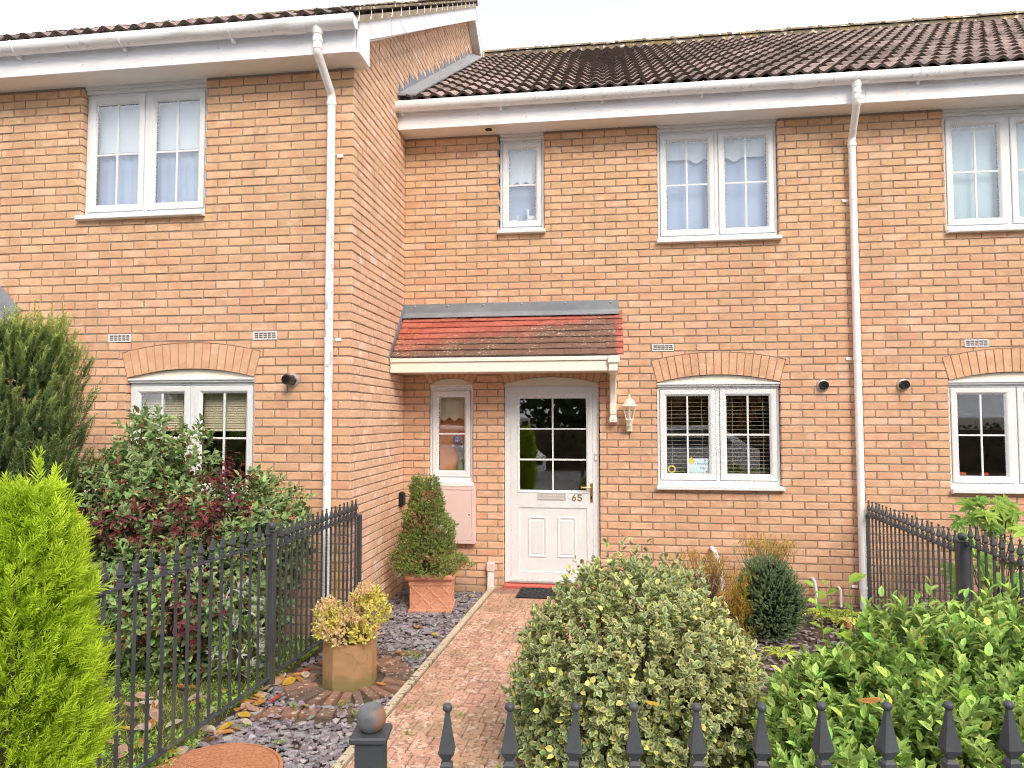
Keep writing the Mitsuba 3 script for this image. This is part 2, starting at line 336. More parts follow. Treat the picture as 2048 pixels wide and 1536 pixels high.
def arch(house, o, y0):
    if not o[4]: return
    _, (cx, cz, R, an) = ring_poly(o)
    n = max(6, round((2*an*(R+.11))/.0785)); ho = None; n += (n % 2 == 0)
    for i in range(n):
        t0, t1 = -an+2*an*i/n, -an+2*an*(i+1)/n; g = .0045/R
        q = []
        for (r, t) in ((R+.001, t0+g), (R+.001, t1-g), (R+.222, t1-g*.9), (R+.222, t0+g*.9)): q.append((cx+r*math.sin(t), cz+r*math.cos(t)))
        m = extrude_xz(Polygon(q), y0-.001+rng.uniform(-.002, .002), y0+.09)
        tone = (rng.uniform(.2, .7), rng.uniform(.45, .85))
        part(house, 'arch__brick', m, 'brick', uv=tri_uv(m, tone))
for house, place, key, u0, u1, y0, most in ((left, LEFTF, 'left', -4.9, 0, -D, 215), (mid, FRONT, 'mid', 0, XP, 0, 300), (right, FRONT, 'right', XP, 8.2, 0, 300)):
    w = wall(house, 'wall', u0, u1 if key != 'left' else -.0065, OPEN[key], y0)
    holes = [opening_poly(o, .004) for o in OPEN[key]]+[ring_poly(o)[0].buffer(.004) for o in OPEN[key] if o[4]]
    vents = {'left': [(-2.245, 2.40), (-.88, 2.40)], 'mid': [(2.60, 2.40)], 'right': [(5.55, 2.40)]}[key]
    holes += [sbox(x-.004, z-.002, x+.222, z+.075) for x, z in vents]
    lay(w, course_bricks(u0, u1-(0 if key == 'left' else 0), -.30, ZTOP-.012, holes, True), place, most)
    for o in OPEN[key]: arch(house, o, y0)
    for x, z in vents:
        k = part(house, 'air_brick', cat([bx(x, x+.218, y0-.004, y0+.05, z+.002, z+.012), bx(x, x+.218, y0-.004, y0+.05, z+.062, z+.072), bx(x, x+.012, y0-.004, y0+.05, z+.012, z+.062), bx(x+.206, x+.218, y0-.004, y0+.05, z+.012, z+.062),
                 *[bx(x+.012, x+.206, y0-.001, y0+.012, z+.0265+i*.0165, z+.0305+i*.0165) for i in range(2)], *[bx(x+.012+.0388*i-.002, x+.012+.0388*i+.002, y0-.002, y0+.012, z+.012, z+.062) for i in (1, 2, 3, 4)]]), 'upvc')
        part(k, 'cavity', bx(x+.01, x+.208, y0+.045, y0+.049, z+.01, z+.064), 'black_plastic')
# flank of the left house, up to the gable
RY, RZ = 3.39, EAVE+SLOPE*(3.39+D+.24)
gable = Polygon([(.0065, -.35), (6.3, -.35), (6.3, RZ-.10-SLOPE*(6.3-(RY+D))), (RY+D, RZ-.10), (.0065, RZ-.10-SLOPE*(RY+D))])
m = extrude_xz(gable, .0065, .25); m.apply_transform(FLANK.matrix)
fw = part(left, 'side_wall', m, 'mortar')
fl = []
for b in course_bricks(0, 6.3, -.30, RZ, [sbox(-1, -1, 8, 9).difference(gable.buffer(-.003))], False):
    y = b[0]-D
    if b[1] > 4.6 and y > .2 and b[1] < EAVE+SLOPE*(y+.24)-.15: continue      # behind the neighbour's roof
    if y > .1 and b[1] < 4.7: continue
    fl.append(b)
lay(fw, fl, FLANK, 85)

# ---------------------------------------------------------------- roofs, eaves, gutters
def tile_mesh(w=.30, L=.40, n=12):
    x = np.linspace(-w/2, w/2, n+1); h = .019*np.cos((x/w)*4*math.pi)
    a = np.stack([x, 0*x, h+.036], 1); b = np.stack([x, 0*x+L, h+.002], 1); c = a-[0, 0, .027]
    v = np.vstack([a, b, a, c]); k = n+1; f = []
    for i in range(n): f += [[i, i+1, k+i+1], [i, k+i+1, k+i], [3*k+i, 3*k+i+1, 2*k+i+1], [3*k+i, 2*k+i+1, 2*k+i]]
    return trimesh.Trimesh(v, f, process=False)
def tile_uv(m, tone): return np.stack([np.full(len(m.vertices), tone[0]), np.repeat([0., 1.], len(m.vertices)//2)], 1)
TILE = []
for i in range(8):
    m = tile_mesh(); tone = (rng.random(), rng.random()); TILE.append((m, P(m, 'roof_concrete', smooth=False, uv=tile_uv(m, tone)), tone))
def roof_slope(house, x0, x1, ye, ze, rows, most, gauge=.345, first=0):
    """Tiles from the eave (ye, ze) up the slope."""
    ca, sa = 1/math.hypot(1, SLOPE), SLOPE/math.hypot(1, SLOPE)
    yr = ye+rows*gauge*ca; zr = ze+rows*gauge*sa
    q = np.array([[x0, ye+.06, ze-.03], [x1, ye+.06, ze-.03], [x1, yr, zr-.06], [x0, yr, zr-.06]])
    rf = part(house, 'roof', cat([(q, np.array([[0, 1, 2], [0, 2, 3]])), (q-[0, 0, .05], np.array([[0, 2, 1], [0, 3, 2]]))]), 'roof_concrete', uv=np.full((8, 2), .3))
    items = []
    n = int(math.ceil((x1-x0)/.30))
    for r in range(rows):
        for i in range(n):
            xc = x0+.15+.30*i
            if xc+.15 > x1+.16: continue
            items.append((xc+rng.normal(0, .0025), ye+r*gauge*ca+rng.normal(0, .003), ze+r*gauge*sa+rng.uniform(-.002, .004)))
    c = np.array(items); px, py, dep = pixels(c); s = np.where((px > -20) & (px < 2068) & (py > 0), 1/dep**2, 0)
    own = set(np.argsort(-s)[:most].tolist()); V, F, UV, at = [], [], [], 0
    for i, (x, y, z) in enumerate(items):
        m, shape, tone = TILE[rng.integers(8)]; ry = rng.normal(0, .006)
        M = np.array([[1, 0, 0, x], [0, ca, -sa, y], [0, sa, ca, z], [0, 0, 0, 1.0]]) @ np.array([[math.cos(ry), 0, math.sin(ry), 0], [0, 1, 0, 0], [-math.sin(ry), 0, math.cos(ry), 0], [0, 0, 0, 1.0]])
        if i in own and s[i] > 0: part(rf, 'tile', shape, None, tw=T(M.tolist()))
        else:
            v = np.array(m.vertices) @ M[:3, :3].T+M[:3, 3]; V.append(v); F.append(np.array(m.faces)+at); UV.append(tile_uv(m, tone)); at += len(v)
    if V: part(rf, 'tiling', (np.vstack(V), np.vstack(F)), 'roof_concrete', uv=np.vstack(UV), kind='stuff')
    return rf, yr, zr
def ridge(rf, x0, x1, y, z):
    n = int(round((x1-x0)/.45))
    for i in range(n):
        a, b = x0+(x1-x0)*i/n, x0+(x1-x0)*(i+1)/n+.004
        an = np.linspace(-1.15, 1.15, 9); o = np.stack([0*an, .135*np.sin(an), .135*np.cos(an)-.075], 1)
        v = np.vstack([o+[a, y, z], o+[b, y, z]]); f = []
        for j in range(8): f += [[j, j+1, 10+j], [j, 10+j, 9+j]]
        e_ = v.copy(); e_[:9, 0] = b-.05; part(rf, 'ridge_tile', cat([(v+[0, 0, rng.uniform(-.008, .008)], np.array(f)), (e_+(e_-[0, y, z-.075])*[0, .07, .07], np.array(f))]), 'ridge_concrete', smooth=40)
def _ridge_bed(rf, x0, x1, y, z): part(rf, 'ridge_bed', bx(x0, x1, y-.10, y+.1, z-.17, z-.03), 'ridge_concrete')
def back_slope(rf, x0, x1, yr, zr, length=4.6):
    q = np.array([[x0, yr, zr-.05], [x1, yr, zr-.05], [x1, yr+length, zr-.05-SLOPE*length], [x0, yr+length, zr-.05-SLOPE*length]])
    part(rf, 'rear_slope', (q, np.array([[0, 1, 2], [0, 2, 3]])), 'roof_concrete', uv=np.full((4, 2), .4))
rf_m, yr, zr = roof_slope(mid, .10, 4.60, -.315, EAVE-.03, 15, 300)
ridge(rf_m, .15, XP, yr+.03, zr+.075); back_slope(rf_m, .02, XP, yr, zr); _ridge_bed(rf_m, .16, XP, yr+.03, zr+.075)
rf_r, yr2, zr2 = roof_slope(right, 4.60, 4.60+.3*14, -.315, EAVE-.03, 15, 300)
ridge(rf_r, XP+.0, XP+4.2, yr+.03, zr+.075); back_slope(rf_r, XP, XP+4.2, yr, zr); _ridge_bed(rf_r, XP+.003, XP+4.2, yr+.03, zr+.075)
rf_l, yrl, zrl = roof_slope(left, .13-.30*20, .13, -D-.315, EAVE-.03, 18, 110)
ridge(rf_l, -6, .14, yrl+.02, zrl+.05); back_slope(rf_l, -6, .13, yrl, zrl)

def eaves(house, x0, x1, y0, clips, gx0, gx1, join=(), stop_left=False, stop_right=False):
    part(house, 'soffit', bx(x0, x1, y0-.238, y0+.05, 4.745, 4.757), 'soffit_board')
    part(house, 'fascia', bx(x0, x1, y0-.258, y0-.2385, 4.738, 4.985, .002), 'fascia_paint')
    for i in range(int((x1-x0)/.75)):
        pass
    an = np.linspace(math.pi, 2*math.pi, 13); yc, zc = y0-.322, 4.962
    def half(r, t, a, b):
        o = np.stack([np.cos(an)*r, np.sin(an)*r], 1); q = np.stack([np.cos(an[::-1])*(r-t), np.sin(an[::-1])*(r-t)], 1)
        ring = np.vstack([[[-r, .03]], o, [[r, .03]], [[r-t, .03]], q, [[-r+t, .03]]])
        g = Polygon(ring); m = trimesh.creation.extrude_polygon(g, b-a, engine='earcut'); v = m.vertices
        m.vertices = np.stack([v[:, 2]+a, v[:, 0]+yc, v[:, 1]+zc], 1); m.fix_normals(); return m
    g = part(house, 'gutter', half(.062, .004, gx0, gx1), 'gutter_pvc', smooth=40)
    for x in clips:
        part(g, 'bracket', cat([half(.0715, .0075, x-.009, x+.009), bx(x-.012, x+.012, y0-.30, y0-.2605, 4.875, 4.905)]), 'gutter_pvc', smooth=40)
    for x in join:
        part(g, 'union_joint', cat([half(.070, .006, x-.075+i*.05-.012, x-.075+i*.05+.012) for i in range(4)]+[half(.067, .004, x-.08, x+.08)]), 'gutter_pvc', smooth=40)
    for x, on in ((gx0, stop_left), (gx1, stop_right)):
        if on: part(g, 'stop_end', half(.0655, .064, x-.012, x+.012), 'gutter_pvc', smooth=40)
    return g
g_m = eaves(mid, .0, XP, 0, [.06, 1.09, 2.12, 3.09], .0, XP, [4.03], stop_left=True)
g_r = eaves(right, XP+.003, 8.2, 0, [5.08, 6.1], XP+.002, 8.2, [5.32])
g_l = eaves(left, -4.9, .105, -D, [-2.95, -1.94, -.95], -4.9, .12, [-.38], stop_right=True)
part(mid, 'fascia_joint', bx(4.90, 4.935, -.2615, -.2585, 4.74, 4.90), 'cream_panel')
part(mid, 'soffit_vent', cat([bx(.86, 1.02, -.20, -.09, 4.738, 4.7445)]), 'lantern_cream')
part(mid, 'soffit_vent__hole', moved(lathe([[.038, 0], [.038, .004]], 20), (.94, -.145, 4.7345)), 'black_plastic')
# nails of the fascias
for house, xs, y0 in ((left, np.arange(-3.2, .0, .42), -D), (mid, np.arange(.35, 4.5, .5), 0), (right, np.arange(5.0, 6.4, .6), 0)):
    part(house, 'fascia_nail', cat([moved(lathe([[.006, 0], [.004, .003]], 8), (x, y0-.2585, 4.80+.055*(i % 2)), rx=math.pi/2) for i, x in enumerate(xs)]), 'steel_grey', kind='stuff')
# verge of the left gable: barge board, mortar bed with tile ends, box end
VX = .132
def along(y): return RZ+SLOPE*(-abs(y-RY))
yb = -D-.238
b = extrude_xz(Polygon([(yb, 4.745), (yb, along(yb)-.07), (RY, along(RY)-.07), (RY+1.6, along(RY+1.6)-.07), (RY+1.6, along(RY+1.6)-.27), (RY, along(RY)-.27), (-D+.02, along(-D)-.22), (-D+.02, 4.745)]), 0, .022)
v = b.vertices; b.vertices = np.stack([VX-v[:, 1], v[:, 0], v[:, 2]], 1); b.fix_normals()
part(left, 'barge_board', b, 'fascia_paint')
part(left, 'barge_board__joint', bx(VX+.0005, VX+.003, -.92, -.915, along(-.92)-.27, along(-.92)-.08), 'steel_grey')
s = extrude_xz(Polygon([(yb+.01, along(yb)-.235), (RY, along(RY)-.235), (RY+1.6, along(RY+1.6)-.235), (RY+1.6, along(RY+1.6)-.25), (RY, along(RY)-.25), (yb+.01, along(yb)-.25)]), 0, VX-.02)
v = s.vertices; s.vertices = np.stack([v[:, 1], v[:, 0], v[:, 2]], 1); s.fix_normals(); part(left, 'verge_soffit', s, 'soffit_board')
part(left, 'box_end', bx(.0, VX-.0225, yb, -D+.0, 4.7455, 4.7575), 'soffit_board')
e = extrude_xz(Polygon([(yb-.03, along(yb)-.09), (RY, along(RY)-.07), (RY, along(RY)-.005), (yb-.03, along(yb)-.025)]), 0, .10)
v = e.vertices; e.vertices = np.stack([VX+.012-v[:, 1], v[:, 0], v[:, 2]], 1); e.fix_normals()
vm = part(rf_l, 'verge_bed', e, 'verge_mortar')
ca, sa = 1/math.hypot(1, SLOPE), SLOPE/math.hypot(1, SLOPE)
for r in range(18):
    y = -D-.315+r*.345*ca; z = EAVE-.03+r*.345*sa
    m = moved(bx(-.05, .012, 0, .36, .0, .022, .003), rx=math.atan(SLOPE)); m.apply_translation((VX, y, z+.02)); part(rf_l, 'verge_tile', m, 'ridge_concrete')
    part(rf_l, 'tile_clip', tube([(VX+.016, y+.02, z-.06), (VX+.018, y+.03, z+.02), (VX-.0, y+.05, z+.062), (VX-.06, y+.10, z+.07)], .0035, 6), 'steel_grey')
# stepped lead flashing where the middle roof meets the flank
f = []
for i in range(21):
    y0 = -.24+i*.185; z0 = EAVE+SLOPE*(y0+.24)
    f.append(bx(.002, .006, y0, y0+.186, z0+.02, math.ceil((z0+.19)/BH)*BH))
part(mid, 'stepped_flashing', cat(f), 'lead')
q = np.array([[.008, -.31, EAVE+.045], [.20, -.31, EAVE+.03], [.20, 3.66, EAVE+.03+SLOPE*3.97], [.008, 3.66, EAVE+.10+SLOPE*3.97]])
part(mid, 'flashing_apron', (np.vstack([q, q-[0, 0, .02]]), np.array([[0, 1, 2], [0, 2, 3], [0, 4, 5], [0, 5, 1], [1, 5, 6], [1, 6, 2]])), 'lead')
# downpipes
def downpipe(house, x, y0, x_top, old=False, clips=(3.85, 2.36), side=1, foot=-.16):
    yw = y0-.055; mat = 'old_pipe_pvc' if old else 'pipe_pvc'
    d = part(house, 'downpipe', tube([(x, yw, foot), (x, yw, 1.0), (x, yw, 2.5), (x, yw, 4.42)], .034, 18), mat, smooth=40)
    yg = y0-.322
    part(d, 'swan_neck', tube([(x_top, yg, 4.92), (x_top, yg, 4.74), (x_top, yg+.01, 4.71), (x, yw-.02, 4.50), (x, yw, 4.46), (x, yw, 4.40)], [.036, .034, .034, .034, .036, .036], 18), mat, smooth=40)
    for (a, b, z) in ((x_top, yg, 4.82), (x_top, yg, 4.76), (x, yw, 4.41)):
        part(d, 'collar', moved(lathe([[.038, -.018], [.041, -.012], [.041, .012], [.038, .018]], 18), (a, b, z)), mat, smooth=40)
    part(d, 'outlet', cat([moved(lathe([[.062, .05], [.045, 0], [.040, -.05]], 18), (x_top, yg, 4.915))]), 'gutter_pvc', smooth=40)
    for z in clips:
        part(d, 'clip', cat([moved(lathe([[.0375, -.012], [.0375, .012]], 18), (x, yw, z)), bx(x+side*.062-.028, x+side*.062+.028, y0-.012, y0-.004, z-.015, z+.015, .003)]), 'pipe_pvc', smooth=40)
    return d
downpipe(left, -.175, -D, -.19, True, (3.97, 2.39), 1)
downpipe(mid, 4.555, 0, 4.52, False, (3.87, 2.30, .10), -1)

# ---------------------------------------------------------------- windows, door
def frame_xz(x0, x1, z0, z1, t, y0, y1):
    """A mitred rectangular frame of width t (left, right, bottom, top)."""
    tl, tr, tb, tt = t if isinstance(t, tuple) else (t,)*4
    o = [(x0, z0), (x1, z0), (x1, z1), (x0, z1)]; i = [(x0+tl, z0+tb), (x1-tr, z0+tb), (x1-tr, z1-tt), (x0+tl, z1-tt)]; ms = []
    for k in range(4):
        ms.append(extrude_xz(Polygon([o[k], o[(k+1) % 4], i[(k+1) % 4], i[k]]), y0, y1))
    return cat(ms)
def sash_mesh(x0, x1, z0, z1, t, y):
    """Sash section: a proud outer step, then a chamfer down to the glass."""
    o = [(x0, z0), (x1, z0), (x1, z1), (x0, z1)]
    def ins(d): return [(x0+d, z0+d), (x1-d, z0+d), (x1-d, z1-d), (x0+d, z1-d)]
    rings = [(0, y+.03), (0, y), (.004, y-.003), (t-.022, y-.003), (t-.012, y+.004), (t, y+.018), (t, y+.035)]
    v, f = [], []
    for d, yy in rings: v += [(a, yy, b) for a, b in ins(d)]
    for r in range(len(rings)-1):
        for k in range(4):
            a, b, c, e = r*4+k, r*4+(k+1) % 4, (r+1)*4+(k+1) % 4, (r+1)*4+k; f += [[a, b, c], [a, c, e]]
    return trimesh.Trimesh(v, f, process=False)
def glazing(w, x0, x1, z0, z1, y, cols, rows, bars=True):
    bw = .0085
    for i in range(cols):
        for j in range(rows):
            a, b = x0+(x1-x0)*i/cols, x0+(x1-x0)*(i+1)/cols; c, d = z0+(z1-z0)*j/rows, z0+(z1-z0)*(j+1)/rows
            q = np.array([[a, y, c], [b, y, c], [b, y, d], [a, y, d]])
            part(w, 'pane', (q, np.array([[0, 1, 2], [0, 2, 3]])), 'glass')
    ms = [bx(x0+(x1-x0)*i/cols-bw, x0+(x1-x0)*i/cols+bw, y-.005, y+.008, z0, z1) for i in range(1, cols)]
    for j in range(1, rows):
        zz = z0+(z1-z0)*j/rows; e = [x0]+[x0+(x1-x0)*i/cols for i in range(1, cols)]+[x1]
        for a, b in zip(e[:-1], e[1:]): ms.append(bx(a+(bw if a > x0 else 0), b-(bw if b < x1 else 0), y-.005, y+.008, zz-bw, zz+bw))
    for m in ms: part(w, 'glazing_bar', m, 'upvc')
def window(house, o, y0, casements=2, cols=2, rows=2, up=False):
    x0, x1, z0, z1, r = o; y = y0+.052; zt = 4.735 if up else z1-.045; zt2 = zt-.055 if up else zt
    w = part(house, 'window', frame_xz(x0+.004, x1-.004, z0+.028, zt2, (.022, .022, .046, .024), y, y+.06), 'upvc')
    if up: part(w, 'head_trim', cat([bx(x0+.002, x1-.002, y0+.03, y0+.10, zt-.054, zt-.02, .003), bx(x0+.002, x1-.002, y0+.012, y0+.10, zt-.0185, zt+.012, .004)]), 'upvc')
    xs = [x0+.031, x1-.031] if casements == 1 else [x0+.031, (x0+x1)/2-.022, (x0+x1)/2+.022, x1-.031]
    if casements == 2: part(w, 'mullion', bx((x0+x1)/2-.0175, (x0+x1)/2+.0175, y+.001, y+.06, z0+.0745, zt2-.0245), 'upvc')
    for i in range(casements):
        a, b = xs[2*i], xs[2*i+1]; c, d = z0+.079, zt2-.029; t = .066
        part(w, 'sash', sash_mesh(a, b, c, d, t, y-.008), 'upvc')
        part(w, 'gasket', frame_xz(a+t-.001, b-t+.001, c+t-.001, d-t+.001, .005, y+.018, y+.03), 'black_plastic')
        glazing(w, a+t, b-t, c+t, d-t, y+.012, cols, rows)
    part(w, 'sill', cat([bx(x0-.012, x1+.012, y0-.055, y0+.07, z0-.012, z0+.027, .005), bx(x0-.016, x0-.012, y0-.052, y0+.0, z0-.016, z0+.02), bx(x1+.012, x1+.016, y0-.052, y0+.0, z0-.016, z0+.02)]), 'upvc')
    if r:
        a, _ = seg_arch(x0+.002, x1-.002, z1-.002, r-.002)
        part(house, 'arch_panel', extrude_xz(Polygon([(x0+.002, zt+.035), (x1-.002, zt+.035)]+[tuple(q) for q in a[::-1]]), y0+.035, y0+.06), 'cream_panel')
        part(w, 'head_trim', cat([bx(x0+.0, x1-.0, y0+.008, y0+.10, zt+.018, zt+.038, .004), bx(x0+.003, x1-.003, y0+.022, y0+.10, zt+.001, zt+.0175, .003)]), 'upvc')
    return w
for house, key, y0 in ((left, 'left', -D), (mid, 'mid', 0), (right, 'right', 0)):
    for o in OPEN[key]:
        if o[2] < 0: continue
        small = o[1]-o[0] < .6
        window(house, o, y0, 1 if small else 2, 1 if small else 2, 2, o[4] == 0)
# front door of the middle house
x0, x1 = 1.079, 2.058; zt = 2.052; y = .055
a, _ = seg_arch(x0, x1, 2.083, .068)
part(mid, 'arch_panel', extrude_xz(Polygon([(x0, zt+.012), (x1, zt+.012)]+[tuple(q) for q in a[::-1]]), .035, .06), 'cream_panel')
dr_ = part(mid, 'door', cat([frame_xz(x0, x1, .03, zt, (.064, .064, .03, .066), y, y+.07)]), 'upvc')
part(dr_, 'head_trim', bx(x0-.004, x1+.004, .012, .09, zt+.001, zt+.0125, .003), 'upvc')
lx0, lx1, lz0, lz1 = x0+.066, x1-.066, .062, zt-.068; gx0, gx1, gz0, gz1 = 1.232, 1.930, .975, 1.932
yl = y-.006
leaf = [bx(lx0, gx0, yl, yl+.05, lz0, lz1), bx(gx1, lx1, yl, yl+.05, lz0, lz1), bx(gx0, gx1, yl, yl+.05, gz1, lz1), bx(gx0, gx1, yl, yl+.05, .80, gz0), bx(gx0, gx1, yl+.009, yl+.05, .145, .80), bx(gx0, gx1, yl, yl+.05, lz0, .145)]
part(dr_, 'leaf', cat(leaf), 'upvc')
part(dr_, 'bead', sash_mesh(gx0-.022, gx1+.022, gz0-.022, gz1+.022, .026, yl-.004), 'upvc')
part(dr_, 'bead', sash_mesh(gx0-.004, gx1+.004, .141, .804, .014, yl+.002), 'upvc')
for px0 in (1.327, 1.628):
    part(dr_, 'moulded_panel', cat([sash_mesh(px0, px0+.187, .292, .704, .034, yl+.004), bx(px0+.034, px0+.153, yl+.004, yl+.02, .326, .67, .003)]), 'upvc')
glazing(dr_, gx0, gx1, gz0, gz1, yl+.022, 2, 3)
part(dr_, 'letterbox', cat([frame_xz(1.424, 1.716, .884, .954, .010, yl-.010, yl), bx(1.434, 1.706, yl-.007, yl, .894, .944, .002), bx(1.44, 1.70, yl-.0095, yl-.0068, .914, .924)]), 'chrome')
n = meshkit.text_mesh('65', .066, .003, True)
n.vertices = np.stack([n.vertices[:, 0]+1.768, yl-.0005-n.vertices[:, 2], n.vertices[:, 1]+.874], 1); part(dr_, 'number', n, 'brass')
part(dr_, 'handle', cat([bx(1.963, 1.991, yl-.010, yl, .862, 1.060, .004), tube([(1.977, yl, 1.015), (1.977, yl-.045, 1.015), (1.965, yl-.052, 1.015), (1.87, yl-.052, 1.018)], .009, 10)]), 'brass', smooth=40)
part(dr_, 'keyhole', bx(1.971, 1.983, yl-.0115, yl-.0105, .895, .925), 'black_plastic')
part(dr_, 'doorbell', cat([bx(2.010, 2.042, y-.018, y-.0005, 1.290, 1.378, .004)]), 'upvc'); part(dr_, 'doorbell_button', moved(lathe([[.007, 0], [.007, .003]], 12), (2.026, y-.018, 1.345), rx=math.pi/2), 'black_plastic')
part(dr_, 'threshold', bx(x0+.05, x1-.05, .02, .075, .030, .05, .003), 'steel_grey')
part(mid, 'door_step', bx(1.075, 2.062, -.075, .06, -.12, .024, .006), 'red_paint')

# rooms behind the windows
def room(house, x0, x1, yf, yb, z0, z1):
    part(house, 'room', cat([bx(x0, x1, yb, yb+.05, z0, z1), bx(x0, x1, yf, yb, z0-.05, z0), bx(x0, x1, yf, yb, z1, z1+.05), bx(x0-.05, x0, yf, yb, z0, z1), bx(x1, x1+.05, yf, yb, z0, z1)]), 'room')
for a, b, c, d in ((mid, .02, 4.55, .275), (right, 4.70, 8.1, .275), (left, -4.85, -.30, -D+.275)):
    room(a, b, c, d, d+4.0, .02, 2.42); room(a, b, c, d, d+4.0, 2.55, 4.72)
def sheet(x0, x1, z0, z1, y, wave=.012, n=60, hem=None):
    x = np.linspace(x0, x1, n+1); yy = y+wave*np.sin(x*70)+wave*.6*np.sin(x*31+1); lo = np.full(n+1, z0) if hem is None else z0+hem(x)
    v = np.vstack([np.stack([x, yy, lo], 1), np.stack([x, yy, 0*x+z1], 1)]); f = []
    for i in range(n): f += [[i, i+1, n+2+i], [i, n+2+i, n+1+i]]
    return (v, np.array(f))
zig = lambda w: (lambda x: .045*np.abs(((x/w) % 1)*2-1))
def dress(name, label, category, shape, mat, group=None):
    k = thing(name, label, category, group); put(k, P(shape, mat)); return k
dress('roller_blind', 'white translucent blind covering the top half of the left upstairs window', 'blind', sheet(-2.53, -1.39, 4.17, 4.70, -D+.14, .0), 'white_net')
dress('curtain', 'sky tinted lilac blue curtain across the lower half of the left upstairs window', 'curtain', sheet(-2.53, -1.39, 3.5, 4.70, -D+.20, .004), 'sky_tint_curtain')
dress('valance', 'white valance with a zigzag hem in the narrow upstairs window', 'valance', sheet(1.05, 1.49, 4.22, 4.70, .13, .002, 60, zig(.1)), 'white_net')
dress('curtain', 'curtain sheet tinted like reflected sky behind two geese in the narrow upstairs window', 'curtain', sheet(1.05, 1.49, 3.6, 4.7, .19, .0), 'sky_tint_curtain')
dress('valance', 'white scalloped valance across the wide upstairs window of the middle house', 'valance', sheet(2.70, 3.84, 4.36, 4.70, .125, .002, 90, lambda x: .05*np.clip(1.6*np.abs(np.sin((x-2.7)*8.2)), 0, 1)), 'white_net')
dress('curtain', 'curtain sheet tinted like reflected sky filling the wide upstairs window of the middle house', 'curtain', sheet(2.70, 3.84, 3.5, 4.7, .155, .0), 'sky_tint_curtain')
dress('roller_blind', 'blind tinted like reflected sky pulled down in the right upstairs window', 'blind', sheet(5.45, 6.6, 3.5, 4.7, .13, .0), 'sky_tint_blind')
dress('valance', 'cream linen valance with a zigzag hem in the narrow window beside the front door', 'valance', sheet(.30, .72, 1.69, 2.03, .16, .003, 60, zig(.115)), 'linen')
dress('room_divider', 'orange brown panel behind the vase in the narrow window beside the front door', 'panel', bx(.10, .95, .225, .235, .9, 2.2), 'orange_wall')
def goose(x, z, s, label, flip=1):
    k = thing('goose_ornament', label, 'ornament')
    part(k, 'body', moved(trimesh.creation.icosphere(2, 1.0), (0, 0, 0)).apply_transform(np.diag([.075*s, .035*s, .045*s, 1])).apply_translation((x, .14, z+.045*s)), 'white_net', smooth=True)
    part(k, 'neck', tube([(x-flip*.045*s, .14, z+.06*s), (x-flip*.06*s, .14, z+.11*s), (x-flip*.055*s, .14, z+.15*s), (x-flip*.085*s, .14, z+.155*s)], [.022*s, .014*s, .017*s, .006*s], 10), 'white_net', smooth=True)
goose(1.375, 3.80, 1.0, 'larger white goose ornament on the sill of the narrow upstairs window'); goose(1.17, 3.80, .62, 'smaller white goose ornament at the left of the narrow upstairs window', -1)
def blind(label, x0, x1, z0, z1, y, mat, pitch, tilt, depth=.024, stack=False):
    k = thing('venetian_blind', label, 'blind'); s = []
    for z in np.arange(z0, z1, pitch):
        s.append(moved(bx(x0, x1, -depth/2, depth/2, -.0014, .0014), (0, y, z), rx=0 if tilt == 0 else tilt))
    part(k, 'slats', cat(s), mat, kind='stuff')
    part(k, 'cord', cat([bx(x-.0015, x+.0015, y-.012, y-.010, z0, z1) for x in np.linspace(x0+.1, x1-.1, 4)]), mat)
    part(k, 'bottom_rail', bx(x0, x1, y-.013, y+.013, z0-.018, z0-.004, .003), mat)
blind('open tan wooden blind across the ground floor window of the middle house', 2.70, 3.80, 1.14, 2.02, .13, 'wood_slat', .039, .03)
blind('cream blind lowered half way in the left ground floor window', -2.02, -.9, 1.63, 2.02, -D+.16, 'cream_slat', .0215, .95)
vz = thing('vase', 'sage green churn vase of dried flowers on the sill beside the front door', 'vase')
part(vz, 'pot', moved(lathe([[.045, 0], [.055, .02], [.055, .10], [.04, .13], [.046, .155], [.040, .155], [.03, .12]], 20), (.59, .16, 1.11)), 'sage_glaze', smooth=40)
st, fl_ = [], []
for i in range(30):
    a = rng.uniform(0, 6.28); t = rng.uniform(.2, .55); e = np.array([.59+.2*math.cos(a)*t, .16+.08*math.sin(a), 1.26+rng.uniform(.12, .27)]); st.append(tube([(.59, .16, 1.24), (.59+(e[0]-.59)*.4, .16, (1.24+e[2])/2), e], .002, 4))
    fl_.append(moved(trimesh.creation.icosphere(1, rng.uniform(.009, .017)), e))
part(vz, 'stems', cat(st), 'sage_glaze', kind='stuff'); m = cat(fl_); part(vz, 'flowers', m, 'coloured', color=np.tile([.32, .34, .56], (len(m.vertices), 1)), kind='stuff', label='dried blue flower heads')
cd = thing('certificate', 'pale blue gardening award card with a yellow flower propped in the ground floor window', 'card')
part(cd, 'sheet', bx(2.955, 3.155, .0785, .081, 1.165, 1.315), 'card')
fy = []
for i in range(8): fy.append(moved(trimesh.creation.icosphere(1, 1.), (0, 0, 0)).apply_transform(np.diag([.018, .001, .009, 1])).apply_transform(trimesh.transformations.rotation_matrix(i*.785, [0, 1, 0])).apply_translation((2.985+.02*math.cos(i*.785), .077, 1.29-.02*math.sin(i*.785))))
part(cd, 'flower', cat(fy), 'yellow')
for text, x, z, h, mat in (('Y IN BLOOM', 3.018, 1.253, .0165, 'ink'), ('2023', 3.065, 1.208, .0165, 'ink')):
    m = meshkit.text_mesh(text, h, .0006, True); m.vertices = np.stack([m.vertices[:, 0]+x, .0782-m.vertices[:, 2], m.vertices[:, 1]+z], 1); part(cd, 'print', m, mat)
